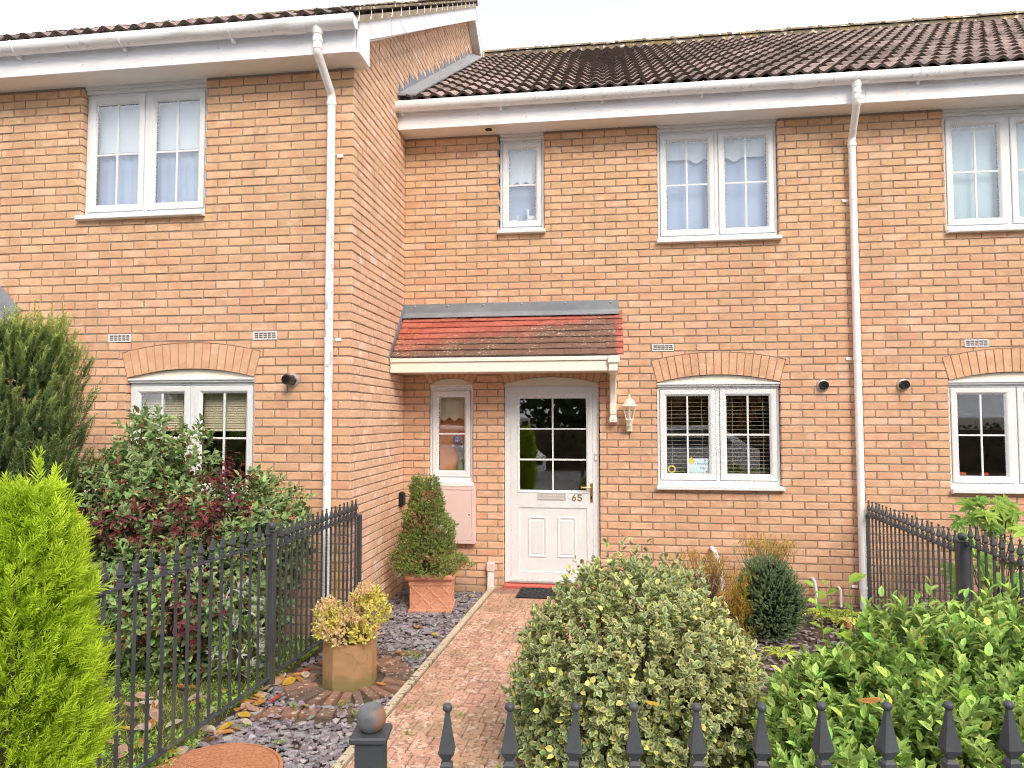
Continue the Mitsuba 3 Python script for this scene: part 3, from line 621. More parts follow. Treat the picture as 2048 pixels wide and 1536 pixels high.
part(cd, 'crest', bx(3.112, 3.124, .0776, .0783, 1.285, 1.302), 'ink'); part(cd, 'ladybird', moved(lathe([[.008, 0], [.008, .001]], 10), (3.135, .0783, 1.18), rx=math.pi/2), 'red_ink')
sk = thing('window_sticker', 'round yellow and black sticker in the bottom left corner of the ground floor window', 'sticker')
an = np.linspace(0, 2*math.pi, 25)[:-1]
part(sk, 'ring', extrude_xz(Polygon([(2.79+.040*math.cos(t), 1.205+.040*math.sin(t)) for t in an], [[(2.79+.026*math.cos(t), 1.205+.026*math.sin(t)) for t in an]]), .0785, .0795), 'yellow')
part(sk, 'centre', extrude_xz(Polygon([(2.79+.0255*math.cos(t), 1.205+.0255*math.sin(t)) for t in an]), .0785, .0793), 'black_plastic')
for i, (x, c) in enumerate(((5.56, (.6, .16, .05)), (5.76, (.62, .05, .04)))):
    k = thing('toy_block', ('small orange block on the sill of the right ground floor window', 'small red block on the sill of the right ground floor window')[i], 'toy'); m = bx(x-.03, x+.03, .13, .17, 1.165, 1.19, .004); put(k, P(m, 'coloured', color=np.tile(c, (len(m.vertices), 1))))

# ---------------------------------------------------------------- porch canopy of the middle house, porch of the left house
cy0, cz0, cy1, cz1, cx0, cx1 = -.055, 2.785, -.505, 2.325, .02, 2.275
can = part(mid, 'porch_canopy', cat([extrude_xz(Polygon([(0, 0), (1, 0), (1, 1)]), 0, 0.001)]) if False else trimesh.Trimesh(np.array([[cx0, 0, 2.31], [cx1-.02, 0, 2.31], [cx0, -.49, 2.31], [cx1-.02, -.49, 2.31], [cx0, 0, 2.80], [cx1-.02, 0, 2.80]]), np.array([[0, 1, 3], [0, 3, 2], [2, 3, 5], [2, 5, 4], [0, 2, 4], [1, 5, 3]]), process=False), 'soffit_board')
ang = math.atan2(cz0-cz1, cy0-cy1); sl = math.hypot(cz0-cz1, cy0-cy1); rows = 7
CT = []
for i in range(6):
    m = bx(-.081, .081, -.002, .15, 0, .016, .002); m.vertices[:, 2] += np.where(m.vertices[:, 2] > .005, -.035*(m.vertices[:, 0]/.081)**2*.1, 0); tone = (rng.random(), rng.random()); CT.append(P(m, 'clay_tile', uv=tri_uv(m, tone)))
    h = bx(-.04, .04, -.002, .15, 0, .016, .002); CT.append(P(h, 'clay_tile', uv=tri_uv(h, tone)))
for r in range(rows):
    g = sl/rows*r; n = 14; off = 0 if r % 2 else -.0815
    for i in range(n+(0 if r % 2 else 1)):
        x = cx0+.0815+off+i*.163+.0; half = (not r % 2) and i in (0, n)
        if half: x += .0405 if i == 0 else -.0405
        if x+.03 > cx1+.02: continue
        M = T().translate([x, cy1+g*math.cos(ang)+rng.normal(0, .002), cz1+g*math.sin(ang)+.004+rng.uniform(0, .004)]).rotate([1, 0, 0], math.degrees(ang)-9.0+rng.normal(0, .6)).rotate([0, 1, 0], rng.normal(0, .6))
        part(can, 'tile', CT[2*rng.integers(6)+(1 if half else 0)], None, tw=M)
part(can, 'verge_undercloak', extrude_xz(Polygon([(cx1-.012, 2.30), (cx1, 2.30), (cx1, 2.31), (cx1-.012, 2.31)]), -.5, -.49), 'clay_tile', uv=np.full((8, 2), .3))
part(can, 'lead_apron', cat([bx(cx0-.01, cx1-.005, -.010, -.004, 2.80, 2.938), trimesh.Trimesh(np.array([[cx0-.01, -.006, 2.845], [cx1, -.006, 2.845], [cx1, -.105, 2.785], [cx0-.01, -.105, 2.785], [cx0-.01, -.006, 2.817], [cx1, -.006, 2.817], [cx1, -.105, 2.777], [cx0-.01, -.105, 2.777]]), [[0, 1, 2], [0, 2, 3], [3, 2, 6], [3, 6, 7]], process=False)]), 'lead')
m = extrude_xz(Polygon([(-.54, 2.30), (-.52, 2.36), (-.02, 2.94), (0, 2.94), (0, 2.80), (-.07, 2.80), (-.47, 2.33)]), 0, .006); v = m.vertices; m.vertices = np.stack([.008-v[:, 1], v[:, 0], v[:, 2]], 1); m.fix_normals(); part(can, 'side_flashing', m, 'lead')
for x in (.12, .48, .86, 1.27, 1.72, 2.19): part(can, 'fixing', moved(trimesh.creation.icosphere(1, .011), (x, -.011, 2.915)), 'steel_grey', smooth=True)
part(can, 'fascia', cat([bx(cx0-.012, 2.15, -.500, -.470, 2.175, 2.275, .004), bx(cx0-.012, 2.15, -.515, -.47, 2.276, 2.318, .005)]), 'cream_panel')
part(can, 'soffit', bx(cx0-.012, 2.16, -.468, -.002, 2.19, 2.20), 'cream_panel')
o_ = [(-.44+.365*math.sin(t), 2.169-.36*(1-math.cos(t))) for t in np.linspace(0, 1.5, 14)]; i_ = [(q[0]+.055, q[1]+.045) for q in o_]
brace = extrude_xz(Polygon(o_+i_[::-1]).buffer(0), 0, .052); v = brace.vertices; brace.vertices = np.stack([2.229-v[:, 1], v[:, 0], np.minimum(v[:, 2], 2.1695)], 1); brace.fix_normals()
part(can, 'gallows_bracket', cat([bx(2.150, 2.262, -.545, -.42, 2.245, 2.316, .008), bx(2.158, 2.246, -.53, -.005, 2.17, 2.244, .006), bx(2.17, 2.236, -.08, -.003, 1.68, 2.169, .006),
     brace, bx(2.163, 2.243, -.095, -.003, 1.68, 1.73, .006), bx(2.172, 2.234, -.088, -.003, 1.76, 1.80, .004)]), 'cream_panel')
part(can, 'bracket_bolt', moved(lathe([[.009, 0], [.006, .004]], 10), (2.203, -.095, 1.705), rx=math.pi/2), 'steel_grey')
# gabled porch at the left edge: only its right slope and lead reach into view
pa = (-4.27, 3.58)
def slope_slab(x0, z0, x1, z1, t, y0, y1):
    n = np.array([-(z1-z0), x1-x0]); n = n/np.linalg.norm(n)*t*np.sign(x1-x0)
    return extrude_xz(Polygon([(x0, z0), (x1, z1), (x1+n[0], z1+n[1]), (x0+n[0], z0+n[1])]), y0, y1)
pg = part(left, 'gabled_porch', slope_slab(pa[0], pa[1]-.06, -3.25, 2.54, .03, -D-.62, -D-.002), 'soffit_board')
for r in range(12):
    t0, t1 = r/12, (r+1.25)/12
    for i in range(4):
        m = slope_slab(pa[0]+(-3.23-pa[0])*(1-t0), pa[1]+(2.54-pa[1])*(1-t0), pa[0]+(-3.23-pa[0])*(1-min(t1, 1)), pa[1]+(2.54-pa[1])*(1-min(t1, 1)), -.016, -D-.64+i*.163, -D-.64+i*.163+.158)
        m.apply_translation((0, 0, .012-.006*(r % 2))); part(pg, 'tile', m, 'roof_concrete', uv=tri_uv(m, (rng.random(), .5)))
m = slope_slab(pa[0], pa[1]+.06, -3.21, 2.58, .15, -D-.008, -D-.003); m.apply_translation((0, 0, .02)); part(pg, 'lead_flashing', m, 'lead')
m = slope_slab(pa[0], pa[1]+.035, -3.19, 2.53, .012, -D-.11, -D-.0095); m.apply_translation((0, 0, .035)); part(pg, 'lead_apron', m, 'lead')
part(left, 'porch_door', bx(-4.5, -3.6, -D+.05, -D+.09, -.1, 2.15), 'upvc')

# ---------------------------------------------------------------- wall fittings
def flue(x, y0, z, label, out=.05):
    k = thing('boiler_flue', label, 'flue'); s = 1.0
    part(k, 'rim', moved(lathe([[.058, 0], [.060, .006], [.054, .016], [.044, .018], [.042, .004]], 28), (x, y0-.0005, z), rx=math.pi/2), 'steel_grey', smooth=40)
    part(k, 'terminal', cat([moved(lathe([[.043, 0], [.043, out], [.036, out+.012], [.012, out+.010]], 24), (x, y0-.003, z), rx=math.pi/2)]+[bx(x-.003, x+.003, y0-out-.022, y0-out-.004, z-.03, z+.03)]+[moved(bx(-.003, .003, -.018, 0, -.03, .03), (x, y0-out-.004, z), ry=1.05*q) for q in (1, 2)]), 'black_plastic', smooth=40)
flue(4.245, 0, 2.042, 'round black flue outlet between the ground floor window and the white downpipe'); flue(4.985, 0, 2.042, 'round black flue outlet just right of the plain white downpipe'); flue(-.515, -D, 2.05, 'black flue outlet sticking out beside the old streaked downpipe', .12)
ln = thing('wall_lantern', 'cream carriage wall lantern between the porch bracket and the window', 'lantern'); lx, ly = 2.363, -.115
part(ln, 'wall_bracket', cat([bx(lx-.030, lx+.030, -.045, -.002, 1.585, 1.715, .008), bx(lx-.022, lx+.022, -.075, -.03, 1.64, 1.70, .008), moved(lathe([[.018, -.06], [.035, -.01], [.045, .0], [.045, .012], [.030, .02]], 6, math.pi/6), (lx, ly, 1.70)), tube([(lx, -.05, 1.66), (lx, -.09, 1.65), (lx, ly, 1.66), (lx, ly, 1.70)], .014, 8)]), 'lantern_cream', smooth=30)
h6 = [math.pi/6+i*math.pi/3 for i in range(6)]
for a in h6: part(ln, 'rib', tube([(lx+.038*math.cos(a), ly+.038*math.sin(a), 1.715), (lx+.070*math.cos(a), ly+.070*math.sin(a), 1.840)], .0045, 6), 'lantern_cream')
for i in range(6):
    a, b = h6[i], h6[(i+1) % 6]; q = np.array([[lx+r*math.cos(t)*.96, ly+r*math.sin(t)*.96, z] for r, t, z in ((.038, a, 1.716), (.038, b, 1.716), (.070, b, 1.839), (.070, a, 1.839))]); part(ln, 'pane', (q, np.array([[0, 1, 2], [0, 2, 3]])), 'glass')
part(ln, 'bulb', moved(lathe([[.012, 0], [.014, .03], [.022, .06], [.018, .085], [.004, .095]], 14), (lx, ly, 1.715)), 'linen', smooth=True)
part(ln, 'cap', moved(lathe([[.078, 1.838], [.082, 1.845], [.062, 1.862], [.055, 1.885], [.036, 1.91], [.012, 1.925], [.012, 1.935], [.016, 1.942], [.006, 1.955], [.004, 1.966]], 12, math.pi/12), (lx, ly, 0)), 'lantern_cream', smooth=30)
mb = thing('meter_box', 'pale pink meter cabinet on the wall below the narrow window', 'meter box')
part(mb, 'case', cat([frame_xz(.335, .785, .435, 1.015, .03, -.075, -.002), bx(.365, .755, -.01, -.002, .465, .985)]), 'pink_plastic'); part(mb, 'door', bx(.367, .753, -.070, -.012, .467, .983, .003), 'pink_plastic')
part(mb, 'lock', moved(lathe([[.008, 0], [.008, .003]], 10), (.725, -.070, .73), rx=math.pi/2), 'black_plastic'); part(mb, 'badge', moved(lathe([[.012, 0], [.011, .0015]], 16), (.713, -.070, .50), rx=math.pi/2), 'pink_plastic')
ks = thing('key_safe', 'small black key safe on the brick flank near the corner', 'key safe')
part(ks, 'case', bx(.002, .045, -.175, -.075, .81, .965, .014), 'black_plastic'); part(ks, 'cover', bx(.0455, .055, -.163, -.087, .825, .95, .004), 'rubber')
gp = thing('pipe_cover', 'white pipe cover at the foot of the wall left of the front door', 'pipe cover')
part(gp, 'box', bx(.905, .985, -.07, -.002, .155, .245, .006), 'pink_plastic')
m = bx(.912, .978, -.058, -.002, -.10, .152, .006); m.vertices[:, 0] += np.where(m.vertices[:, 2] < 0, -.006, 0); part(gp, 'duct', m, 'upvc')
def spout(pts, r, label): put(thing('waste_pipe', label, 'pipe'), P(tube(pts, r, 12), 'pipe_pvc', smooth=40))
spout([(3.16, .0, .435), (3.16, -.05, .435), (3.175, -.075, .42), (3.205, -.08, .32), (3.24, -.085, .14), (3.25, -.085, -.08)], .022, 'white waste pipe slanting down the wall behind the thread leaved shrub')
spout([(4.10, .0, .165), (4.10, -.04, .170), (4.112, -.055, .155), (4.125, -.055, .05), (4.125, -.055, -.04), (4.08, -.055, -.052)], .013, 'white overflow pipe bending down the wall above the fern')
spout([(4.345, .0, .085), (4.345, -.03, .088), (4.352, -.045, .07), (4.352, -.045, -.09)], .011, 'short white overflow pipe closest to the plain downpipe')
spout([(5.10, .0, .03), (5.10, -.03, .03), (5.105, -.045, .01), (5.105, -.045, -.12)], .010, 'white overflow pipe behind the right hand railing')

# ---------------------------------------------------------------- ground, path, slate bed
def gz(x, y):
    """Ground height: level by the houses, rising to the pavement beyond the front railing."""
    t = np.clip((-4.2-np.asarray(y, float))/1.5, 0, 1); return -.085+.225*(t*t*(3-2*t))
gx, gy = np.meshgrid(np.r_[-60, -20, np.linspace(-7, 9, 81), 20, 60], np.r_[-60, -30, -15, np.linspace(-8, 1, 91), 20, 60], indexing='ij')
far = np.where(gy < -7.6, .04, gz(gx, gy)-.012); v = np.stack([gx.ravel(), gy.ravel(), far.ravel()], 1); ny = gx.shape[1]; f = []
for i in range(gx.shape[0]-1):
    for j in range(ny-1): a = i*ny+j; f += [[a, a+ny, a+ny+1], [a, a+ny+1, a+1]]
put(tag('ground', 'dark garden soil', None, None, 'structure'), P((v, np.array(f)), 'soil', smooth=True))
put(tag('pavement', 'asphalt pavement in front of the railing', None, None, 'structure'), P(bx(-30, 30, -7.9, -6.05, .0, .148), 'asphalt'))
put(tag('road', 'asphalt road behind the camera', None, None, 'structure'), P(bx(-40, 40, -14.5, -7.92, -.05, .06), 'asphalt'))
def px_of(y): return 1.0+.060*(y)       # left edge of the path
def pz(y): return -.002-.012*np.clip(-y, 0, 4)+.20*np.clip((-4.2-y)/1.6, 0, 1)
put(tag('path', 'block paved path from the gate to the front door', None, None, 'structure'), P(cat([trimesh.Trimesh(np.array([[px_of(a)+.0, a, pz(a)-.012], [px_of(a)+1.02, a, pz(a)-.012], [px_of(b)+1.02, b, pz(b)-.012], [px_of(b), b, pz(b)-.012]]), [[0, 1, 2], [0, 2, 3]], process=False) for a, b in zip(np.linspace(-.08, -5.9, 30)[:-1], np.linspace(-.08, -5.9, 30)[1:])]), 'joint_sand'))
PV = {}
for kind, (w, l) in {'a': (.1, .2), 'h': (.05, .2), 'b': (.2, .1)}.items():
    PV[kind] = []
    for i in range(8):
        m = bx(-w/2+.002, w/2-.002, -l/2+.002, l/2-.002, -.05, 0, .003); m.vertices += rng.uniform(-.0009, .0009, m.vertices.shape); tone = (rng.random(), rng.random()); PV[kind].append(P(m, 'paver', uv=tri_uv(m, tone)))
def paver(kind, x, y):
    part('path', 'paver', PV[kind][rng.integers(8)], None, tw=T().translate([x, y, pz(y)+rng.normal(0, .0010)]).rotate([0, 0, 1], math.degrees(-.06)+rng.normal(0, .7)).rotate([1, 0, 0], rng.normal(0, .2)+(.7 if y > -4.2 else -6)))
for i in range(10): paver('a', px_of(-.18)+.06+.1*i, -.182)
for r in range(1, 28):
    y = -.18-.1-.003-.2*(r-1)-.1
    for i in range(11):
        if r % 2: x = px_of(y)+.06+.1*i; k = 'a'
        else: x = px_of(y)+.06-.05+.1*i; k = 'a'
        if i == 10:
            if r % 2: continue
            k = 'h'; x -= .025
        if i == 0 and not r % 2: k = 'h'; x += .025
        paver(k, x, y)
for i, (a, b) in enumerate(zip(np.linspace(.0, -5.9, 7)[:-1], np.linspace(.0, -5.9, 7)[1:])):
    for side in (0, 1):
        o = -.052 if side == 0 else 1.025
        v = np.array([[px_of(a)+o, a-.004, pz(a)+.006], [px_of(a)+o+.05, a-.004, pz(a)+.006], [px_of(b)+o+.05, b+.004, pz(b)+.006], [px_of(b)+o, b+.004, pz(b)+.006]])
        part('path', 'edging', trimesh.convex.convex_hull(np.vstack([v, v-[0, 0, .12], (v+v.mean(0)*0)])), 'edging_stone')
mt = thing('doormat', 'black rubber doormat on the path before the front door', 'doormat')
mt_m = [bx(-.27, .27, -.18, .18, 0, .008)]
for i in range(11):
    for j in range(7): mt_m.append(moved(bx(-.019, .019, -.006, .006, .008, .014), (-.235+.047*i, -.15+.05*j, 0), rz=.6 if (i+j) % 2 else -.6))
m = moved(cat(mt_m), (1.53, -.265, .003), rz=-.03); put(mt, P(m, 'rubber'))

# surround of radial bricks about the stone pot
rc = np.array([.36, -2.46]); pot_z = gz(rc[0], rc[1])
ring = tag('paving_ring', 'ring of old bricks set around the stone pot', None, None, 'structure')
WB = []
for i in range(8):
    m = bx(-.027, .027, -.107, .107, -.05, .026, .006); m.vertices += rng.uniform(-.003, .003, m.vertices.shape); tone = (rng.random(), rng.random()); WB.append(P(m, 'weathered_brick', uv=tri_uv(m, tone)))
put('paving_ring', P(moved(lathe([[.02, -.02], [.47, -.02], [.47, -.006], [.02, -.006]], 28), (rc[0], rc[1], pot_z)), 'soil'))
for i in range(27):
    a = i*2*math.pi/27+.1; r = .345+rng.normal(0, .006)
    part('paving_ring', 'brick', WB[rng.integers(8)], None, tw=T().translate([rc[0]+r*math.cos(a), rc[1]+r*math.sin(a), pot_z+.004+rng.normal(0, .004)]).rotate([0, 0, 1], math.degrees(a)-90+rng.normal(0, 2)).rotate([1, 0, 0], rng.normal(0, 1.5)))
for i in range(8):
    if i in (7,): continue
    part('paving_ring', 'brick', WB[rng.integers(8)], None, tw=T().translate([-.02+.108*i, -3.05+.02*i+rng.normal(0, .004), pot_z-.008+rng.normal(0, .003)]).rotate([0, 0, 1], 8+rng.normal(0, 3)).scale([1.85, .62, 1]))
for i in range(6):
    part('paving_ring', 'brick', WB[rng.integers(8)], None, tw=T().translate([.02+.152*i, -1.93+.01*i+rng.normal(0, .005), pot_z-.004+rng.normal(0, .003)]).rotate([0, 0, 1], 90+rng.normal(0, 4)).scale([1.75, .72, 1]))
# slate chippings
MH = np.array([.155, -3.80])
def slate_ok(x, y):
    if math.hypot(x-rc[0], y-rc[1]) < .45: return False
    if math.hypot(x-MH[0], y-MH[1]) < .335: return False
    if -3.15 < y < -2.95 and -.08 < x < .72: return rng.random() < .10
    if -2.0 < y < -1.85 and .0 < x < .85: return rng.random() < .12
    return x < px_of(y)-.055
sl_c = []
while len(sl_c) < 5200:
    x, y = rng.uniform(-.22, 1.0), rng.uniform(-4.6, -.01)
    lx_ = .012 if y > -D+.02 else -.04-.05*(-y-D)
    if x > lx_-.0 and y > -4.6 and slate_ok(x, y): sl_c.append((x, y))
sl_c = np.array(sl_c); _, _, dep = pixels(np.c_[sl_c, np.zeros(len(sl_c))]); px, py, _ = pixels(np.c_[sl_c, gz(sl_c[:, 0], sl_c[:, 1])]); vis = (py < 1540) & (px > 0)
SV, SF, SC, at = [], [], [], 0; order = np.argsort(np.where(vis, dep, 99)); own = set(order[:300].tolist())
bed = tag('slate_bed', 'bed of purple grey slate chippings between railing and path', None, None, 'structure')
bv, bf = [], []
for y in np.r_[np.linspace(-5.2, -D-.003, 30), np.linspace(-D+.003, -.003, 12)]:
    xl = .004 if y > -D else -.05-.055*(-y-D); xr = px_of(y)-.03
    bv += [[xl, y, float(gz(0, y))-.007], [xr, y, float(gz(0, y))-.007]]
for i in range(len(bv)//2-1): bf += [[2*i, 2*i+1, 2*i+3], [2*i, 2*i+3, 2*i+2]]
put('slate_bed', P((np.array(bv), np.array(bf)), 'soil'))
tone_s = np.array([[.195, .165, .20], [.235, .20, .235], [.165, .155, .185], [.27, .255, .27], [.22, .175, .195], [.31, .285, .295], [.235, .25, .245]])
for i, (x, y) in enumerate(sl_c):
    n = rng.integers(5, 8); a = np.sort(rng.uniform(0, 6.28, n)); L = rng.lognormal(-3.62, .32)*(1.0 if y < -2.9 else .95); r = L*rng.uniform(.65, 1.1, n); e = rng.uniform(.5, .8); th = rng.uniform(.004, .009)
    o = np.stack([r*np.cos(a), r*np.sin(a)*e, 0*a], 1); top = o*[.93, .93, 1]+[0, 0, th]; vv = np.vstack([o, top])
    f = [[n, n+k, n+k+1] for k in range(1, n-1)]
    for k in range(n): j = (k+1) % n; f += [[k, j, n+j], [k, n+j, n+k]]
    c = tone_s[rng.integers(len(tone_s))]*rng.uniform(.75, 1.3)
    az, tl, td = rng.uniform(0, 6.28), abs(rng.normal(0, .20)), rng.uniform(0, 6.28)
    M = T().translate([x, y, float(gz(x, y))+rng.uniform(.0, .024)]).rotate([math.cos(td), math.sin(td), 0], math.degrees(tl)).rotate([0, 0, 1], math.degrees(az))
    if i in own: part('slate_bed', 'slate', (vv, np.array(f)), 'slate', color=np.tile(c, (len(vv), 1)), tw=M)
    else:
        m4 = np.array(M.matrix); SV.append(vv @ m4[:3, :3].T+m4[:3, 3]); SF.append(np.array(f)+at); SC.append(np.tile(c, (len(vv), 1))); at += len(vv)
for _ in range(3200):
    x, y = rng.uniform(2.05, 4.5), rng.uniform(-4.6, -.05); n = rng.integers(5, 8); a = np.sort(rng.uniform(0, 6.28, n)); L = rng.lognormal(-3.55, .3); r = L*rng.uniform(.65, 1.1, n); th = .006
    o = np.stack([r*np.cos(a), r*np.sin(a)*.65, 0*a], 1); vv = np.vstack([o, o*[.93, .93, 1]+[0, 0, th]]); f = [[n, n+k, n+k+1] for k in range(1, n-1)]
    for k in range(n): j = (k+1) % n; f += [[k, j, n+j], [k, n+j, n+k]]
    m4 = np.array(T().translate([x, y, float(gz(x, y))+rng.uniform(0, .014)]).rotate([0, 0, 1], rng.uniform(0, 360)).rotate([1, 0, 0], rng.normal(0, 10)).matrix); c = tone_s[rng.integers(len(tone_s))]*[1.1, .95, .98]*rng.uniform(.75, 1.3); SV.append(vv @ m4[:3, :3].T+m4[:3, 3]); SF.append(np.array(f)+at); SC.append(np.tile(c, (len(vv), 1))); at += len(vv)
part('slate_bed', 'chippings', (np.vstack(SV), np.vstack(SF)), 'slate', color=np.vstack(SC), kind='stuff')
# manhole cover
mh = thing('manhole_cover', 'round rust brown manhole cover with a tread pattern in the slate', 'manhole cover'); mz = float(gz(*MH))+.028
part(mh, 'rim', moved(lathe([[.335, -.06], [.335, .0], [.325, .006], [.316, .006], [.314, -.01]], 48), (MH[0], MH[1], mz)), 'rusty_plastic', smooth=40)
part(mh, 'lid', moved(lathe([[.312, -.02], [.312, .002], [.308, .004]], 48), (MH[0], MH[1], mz)), 'rusty_plastic', smooth=40)
tr = []
for i in range(-9, 10):
    for j in range(-12, 13):
        x, y = i*.034+(.017 if j % 2 else 0), j*.025
        if math.hypot(x, y) > .29 or abs(y-x*.1) < .018: continue
        tr.append(moved(bx(-.013, .013, -.0035, .0035, 0, .0045), (x, y, 0), rz=.75 if (i+j) % 2 else -.75))
tr.append(bx(-.29, .29, -.004, .004, 0, .004))
part(mh, 'tread', moved(cat(tr), (MH[0], MH[1], mz+.0042), rz=-.35), 'rusty_plastic', kind='stuff')
part(mh, 'keyhole', moved(bx(-.022, .022, -.006, .006, 0, .0015), (MH[0]-.15, MH[1]+.02, mz+.0045), rz=.2), 'black_plastic')
for i, (x, y, w, rz_) in enumerate(((4.28, -.74, .30, .25), (4.47, -.62, .26, -.1))):
    k = thing('edging_tile', ('broken terracotta edging tile lying nearer the fern', 'terracotta edging tile lying against the foot of the downpipe')[i], 'tile'); m = moved(bx(-w/2, w/2, -.06, .06, 0, .075, .012), (x, y, -.09), rz=rz_, ry=.1); put(k, P(m, 'terracotta'))

# ---------------------------------------------------------------- railings
FIN = cat([bx(-.0105, .0105, -.0105, .0105, 0, .016, .0015), moved(lathe([[.0085, .016], [.0085, .019], [.012, .0205], [.012, .030], [.0095, .032], [.0055, .035]], 4, math.pi/4), (0, 0, 0)),
     lathe([[.006, .035], [.0165, .0505], [.0150, .056], [.0085, .085], [.0045, .108], [.004, .112]], 4, math.pi/4), moved(trimesh.creation.icosphere(2, .0072), (0, 0, .1165))])
FINP = P(FIN, 'black_iron', smooth=28)
def railing(label, a, b, za, zb, n, bot, post_at=(), first=.5, lower=True, group='black spear topped railings', fs=1.13, fx=1.28):
    """A panel from a to b (x, y); za, zb: height of its top rail; bot: height of its bottom rail."""
    k = thing('metal_railing', label, 'railing', group); a, b = np.array(a, float), np.array(b, float); d = b-a; L = np.linalg.norm(d); rz = math.atan2(d[1], d[0])
    def bar(z0, z1, w, t):
        m = trimesh.creation.box(extents=(math.hypot(L, z1-z0), w, t)); m = moved(m, ((a[0]+b[0])/2, (a[1]+b[1])/2, (z0+z1)/2)) if False else m
        m.apply_transform(trimesh.transformations.rotation_matrix(-math.atan2(z1-z0, L), [0, 1, 0])); m.apply_transform(trimesh.transformations.rotation_matrix(rz, [0, 0, 1])); m.apply_translation(((a[0]+b[0])/2, (a[1]+b[1])/2, (z0+z1)/2)); return m
    part(k, 'top_rail', bar(za-.005, zb-.005, .030, .010), 'black_iron')
    part(k, 'bottom_rail', bar(bot[0], bot[1], .030, .010), 'black_iron')
    for i in range(n):
        t = (i+first)/n; p = a+d*t; z1 = za+(zb-za)*t; z0 = bot[0]+(bot[1]-bot[0])*t
        q = part(k, 'bar', moved(bx(-.0063, .0063, -.0063, .0063, z0, z1-.0101), (p[0], p[1], 0), rz=rz), 'black_iron')
        part(q, 'finial', FINP, None, tw=T().translate([p[0], p[1], z1]).rotate([0, 0, 1], math.degrees(rz)+rng.normal(0, 4)).rotate([1, 0, 0], rng.normal(0, 1.2)).rotate([0, 1, 0], rng.normal(0, 1.2)).scale([fx, fx, fs]))
    for (p, z, w, cap) in post_at:
        g = float(gz(*p)); q = part(k, 'post', moved(bx(-w/2, w/2, -w/2, w/2, g-.1, z, .002), (p[0], p[1], 0), rz=rz), 'black_iron')
        if cap:
            part(q, 'cap', moved(bx(-w/2-.008, w/2+.008, -w/2-.008, w/2+.008, z, z+.012, .003), (p[0], p[1], 0), rz=rz), 'black_iron')
            part(q, 'ball', moved(trimesh.creation.icosphere(3, cap), (p[0], p[1], z+.010+cap*.93)), 'worn_iron' if p[0] > 1.5 and p[1] < -5 else 'black_iron', smooth=True)
    return k
LP = (-.115, -2.68)
railing('left railing panel running from the ball topped post to the brick corner', (-.10, -2.62), (.03, -1.44), .862, .905, 17, (.015, .05), [((.036, -1.405), .905, .032, 0)])
railing('left railing panel between the golden conifer and the ball topped post', (-.215, -4.62), LP, .935, .895, 19, (.0, .0), [(LP, .965, .052, .028)])
RP = (4.535, -1.985)
railing('right railing panel running from the wall out to its ball topped post', (4.60, -.075), (4.54, -1.93), .80, .80, 20, (-.03, -.03), [((4.602, -.045), .80, .04, 0), (RP, .875, .062, .028)])
railing('right railing panel rising out of the leafy hedge in front of its post', (4.55, -2.02), (4.50, -3.6), .87, .87, 16, (-.03, -.03))
FA, FB = (1.699, -5.914), (3.024, -5.737)
m = np.array(FB)-np.array(FA)
railing('front railing whose spear tips run along the bottom of the picture', FA, FB, 1.080, 1.084, 12, (.24, .25), [((1.699, -5.914), 1.160, .049, .0262)], first=1.198, fs=1.12, fx=1.22)

# ---------------------------------------------------------------- pots
tp = thing('terracotta_planter', 'square terracotta planter with a lattice relief in the corner by the meter box', 'planter'); tpc, tpr = np.array([.48, -.62]), .12; w = .20; z0 = float(gz(*tpc))-.01
def sq(prof): return lathe([[r*math.sqrt(2), z] for r, z in prof], 4, math.pi/4)
part(tp, 'body', moved(sq([[w-.006, 0], [w, .02], [w, .05], [w-.012, .055], [w-.012, .265], [w-.004, .275], [w-.004, .315], [w+.004, .32]]), (tpc[0], tpc[1], z0), rz=tpr), 'terracotta')
rim = sq([[w+.0, .320], [w+.018, .326], [w+.026, .340], [w+.026, .358], [w+.016, .370], [w-.012, .372], [w-.016, .33]]); part(tp, 'rim', moved(rim, (tpc[0], tpc[1], z0), rz=tpr), 'terracotta')
strap = []
for s in range(4):
    def facept(u, z): return (u, -w+.027, z)
    for t in (-1, 1):
        for o in (-.21, -.07, .07, .21):
            c = [(o-t*.105*k, .055+.105*(k+1)) for k in (-1, 0, 1)]
            pts = [facept(o+t*(zz-.16)*1.0, zz) for zz in np.linspace(.058, .262, 7)]; pts = [q for q in pts if abs(q[0]) < w-.014]
            if len(pts) > 1: strap.append(moved(tube(pts, .020, 10), (tpc[0], tpc[1], z0), rz=tpr+s*math.pi/2))
part(tp, 'lattice', cat(strap), 'terracotta', smooth=50)
part(tp, 'compost', moved(bx(-w+.02, w-.02, -w+.02, w-.02, .30, .345), (tpc[0], tpc[1], z0), rz=tpr), 'soil')
sp = thing('stone_pot', 'sandy octagonal stone pot standing inside the ring of bricks', 'pot')
part(sp, 'body', moved(lathe([[.182, -.02], [.184, .01], [.182, .285], [.176, .292], [.150, .292], [.150, .24]], 8, math.pi/8+.1), (rc[0], rc[1], pot_z)), 'stone')
part(sp, 'compost', moved(lathe([[.02, .25], [.155, .25], [.155, .262], [.02, .27]], 8, math.pi/8+.1), (rc[0], rc[1], pot_z)), 'soil')

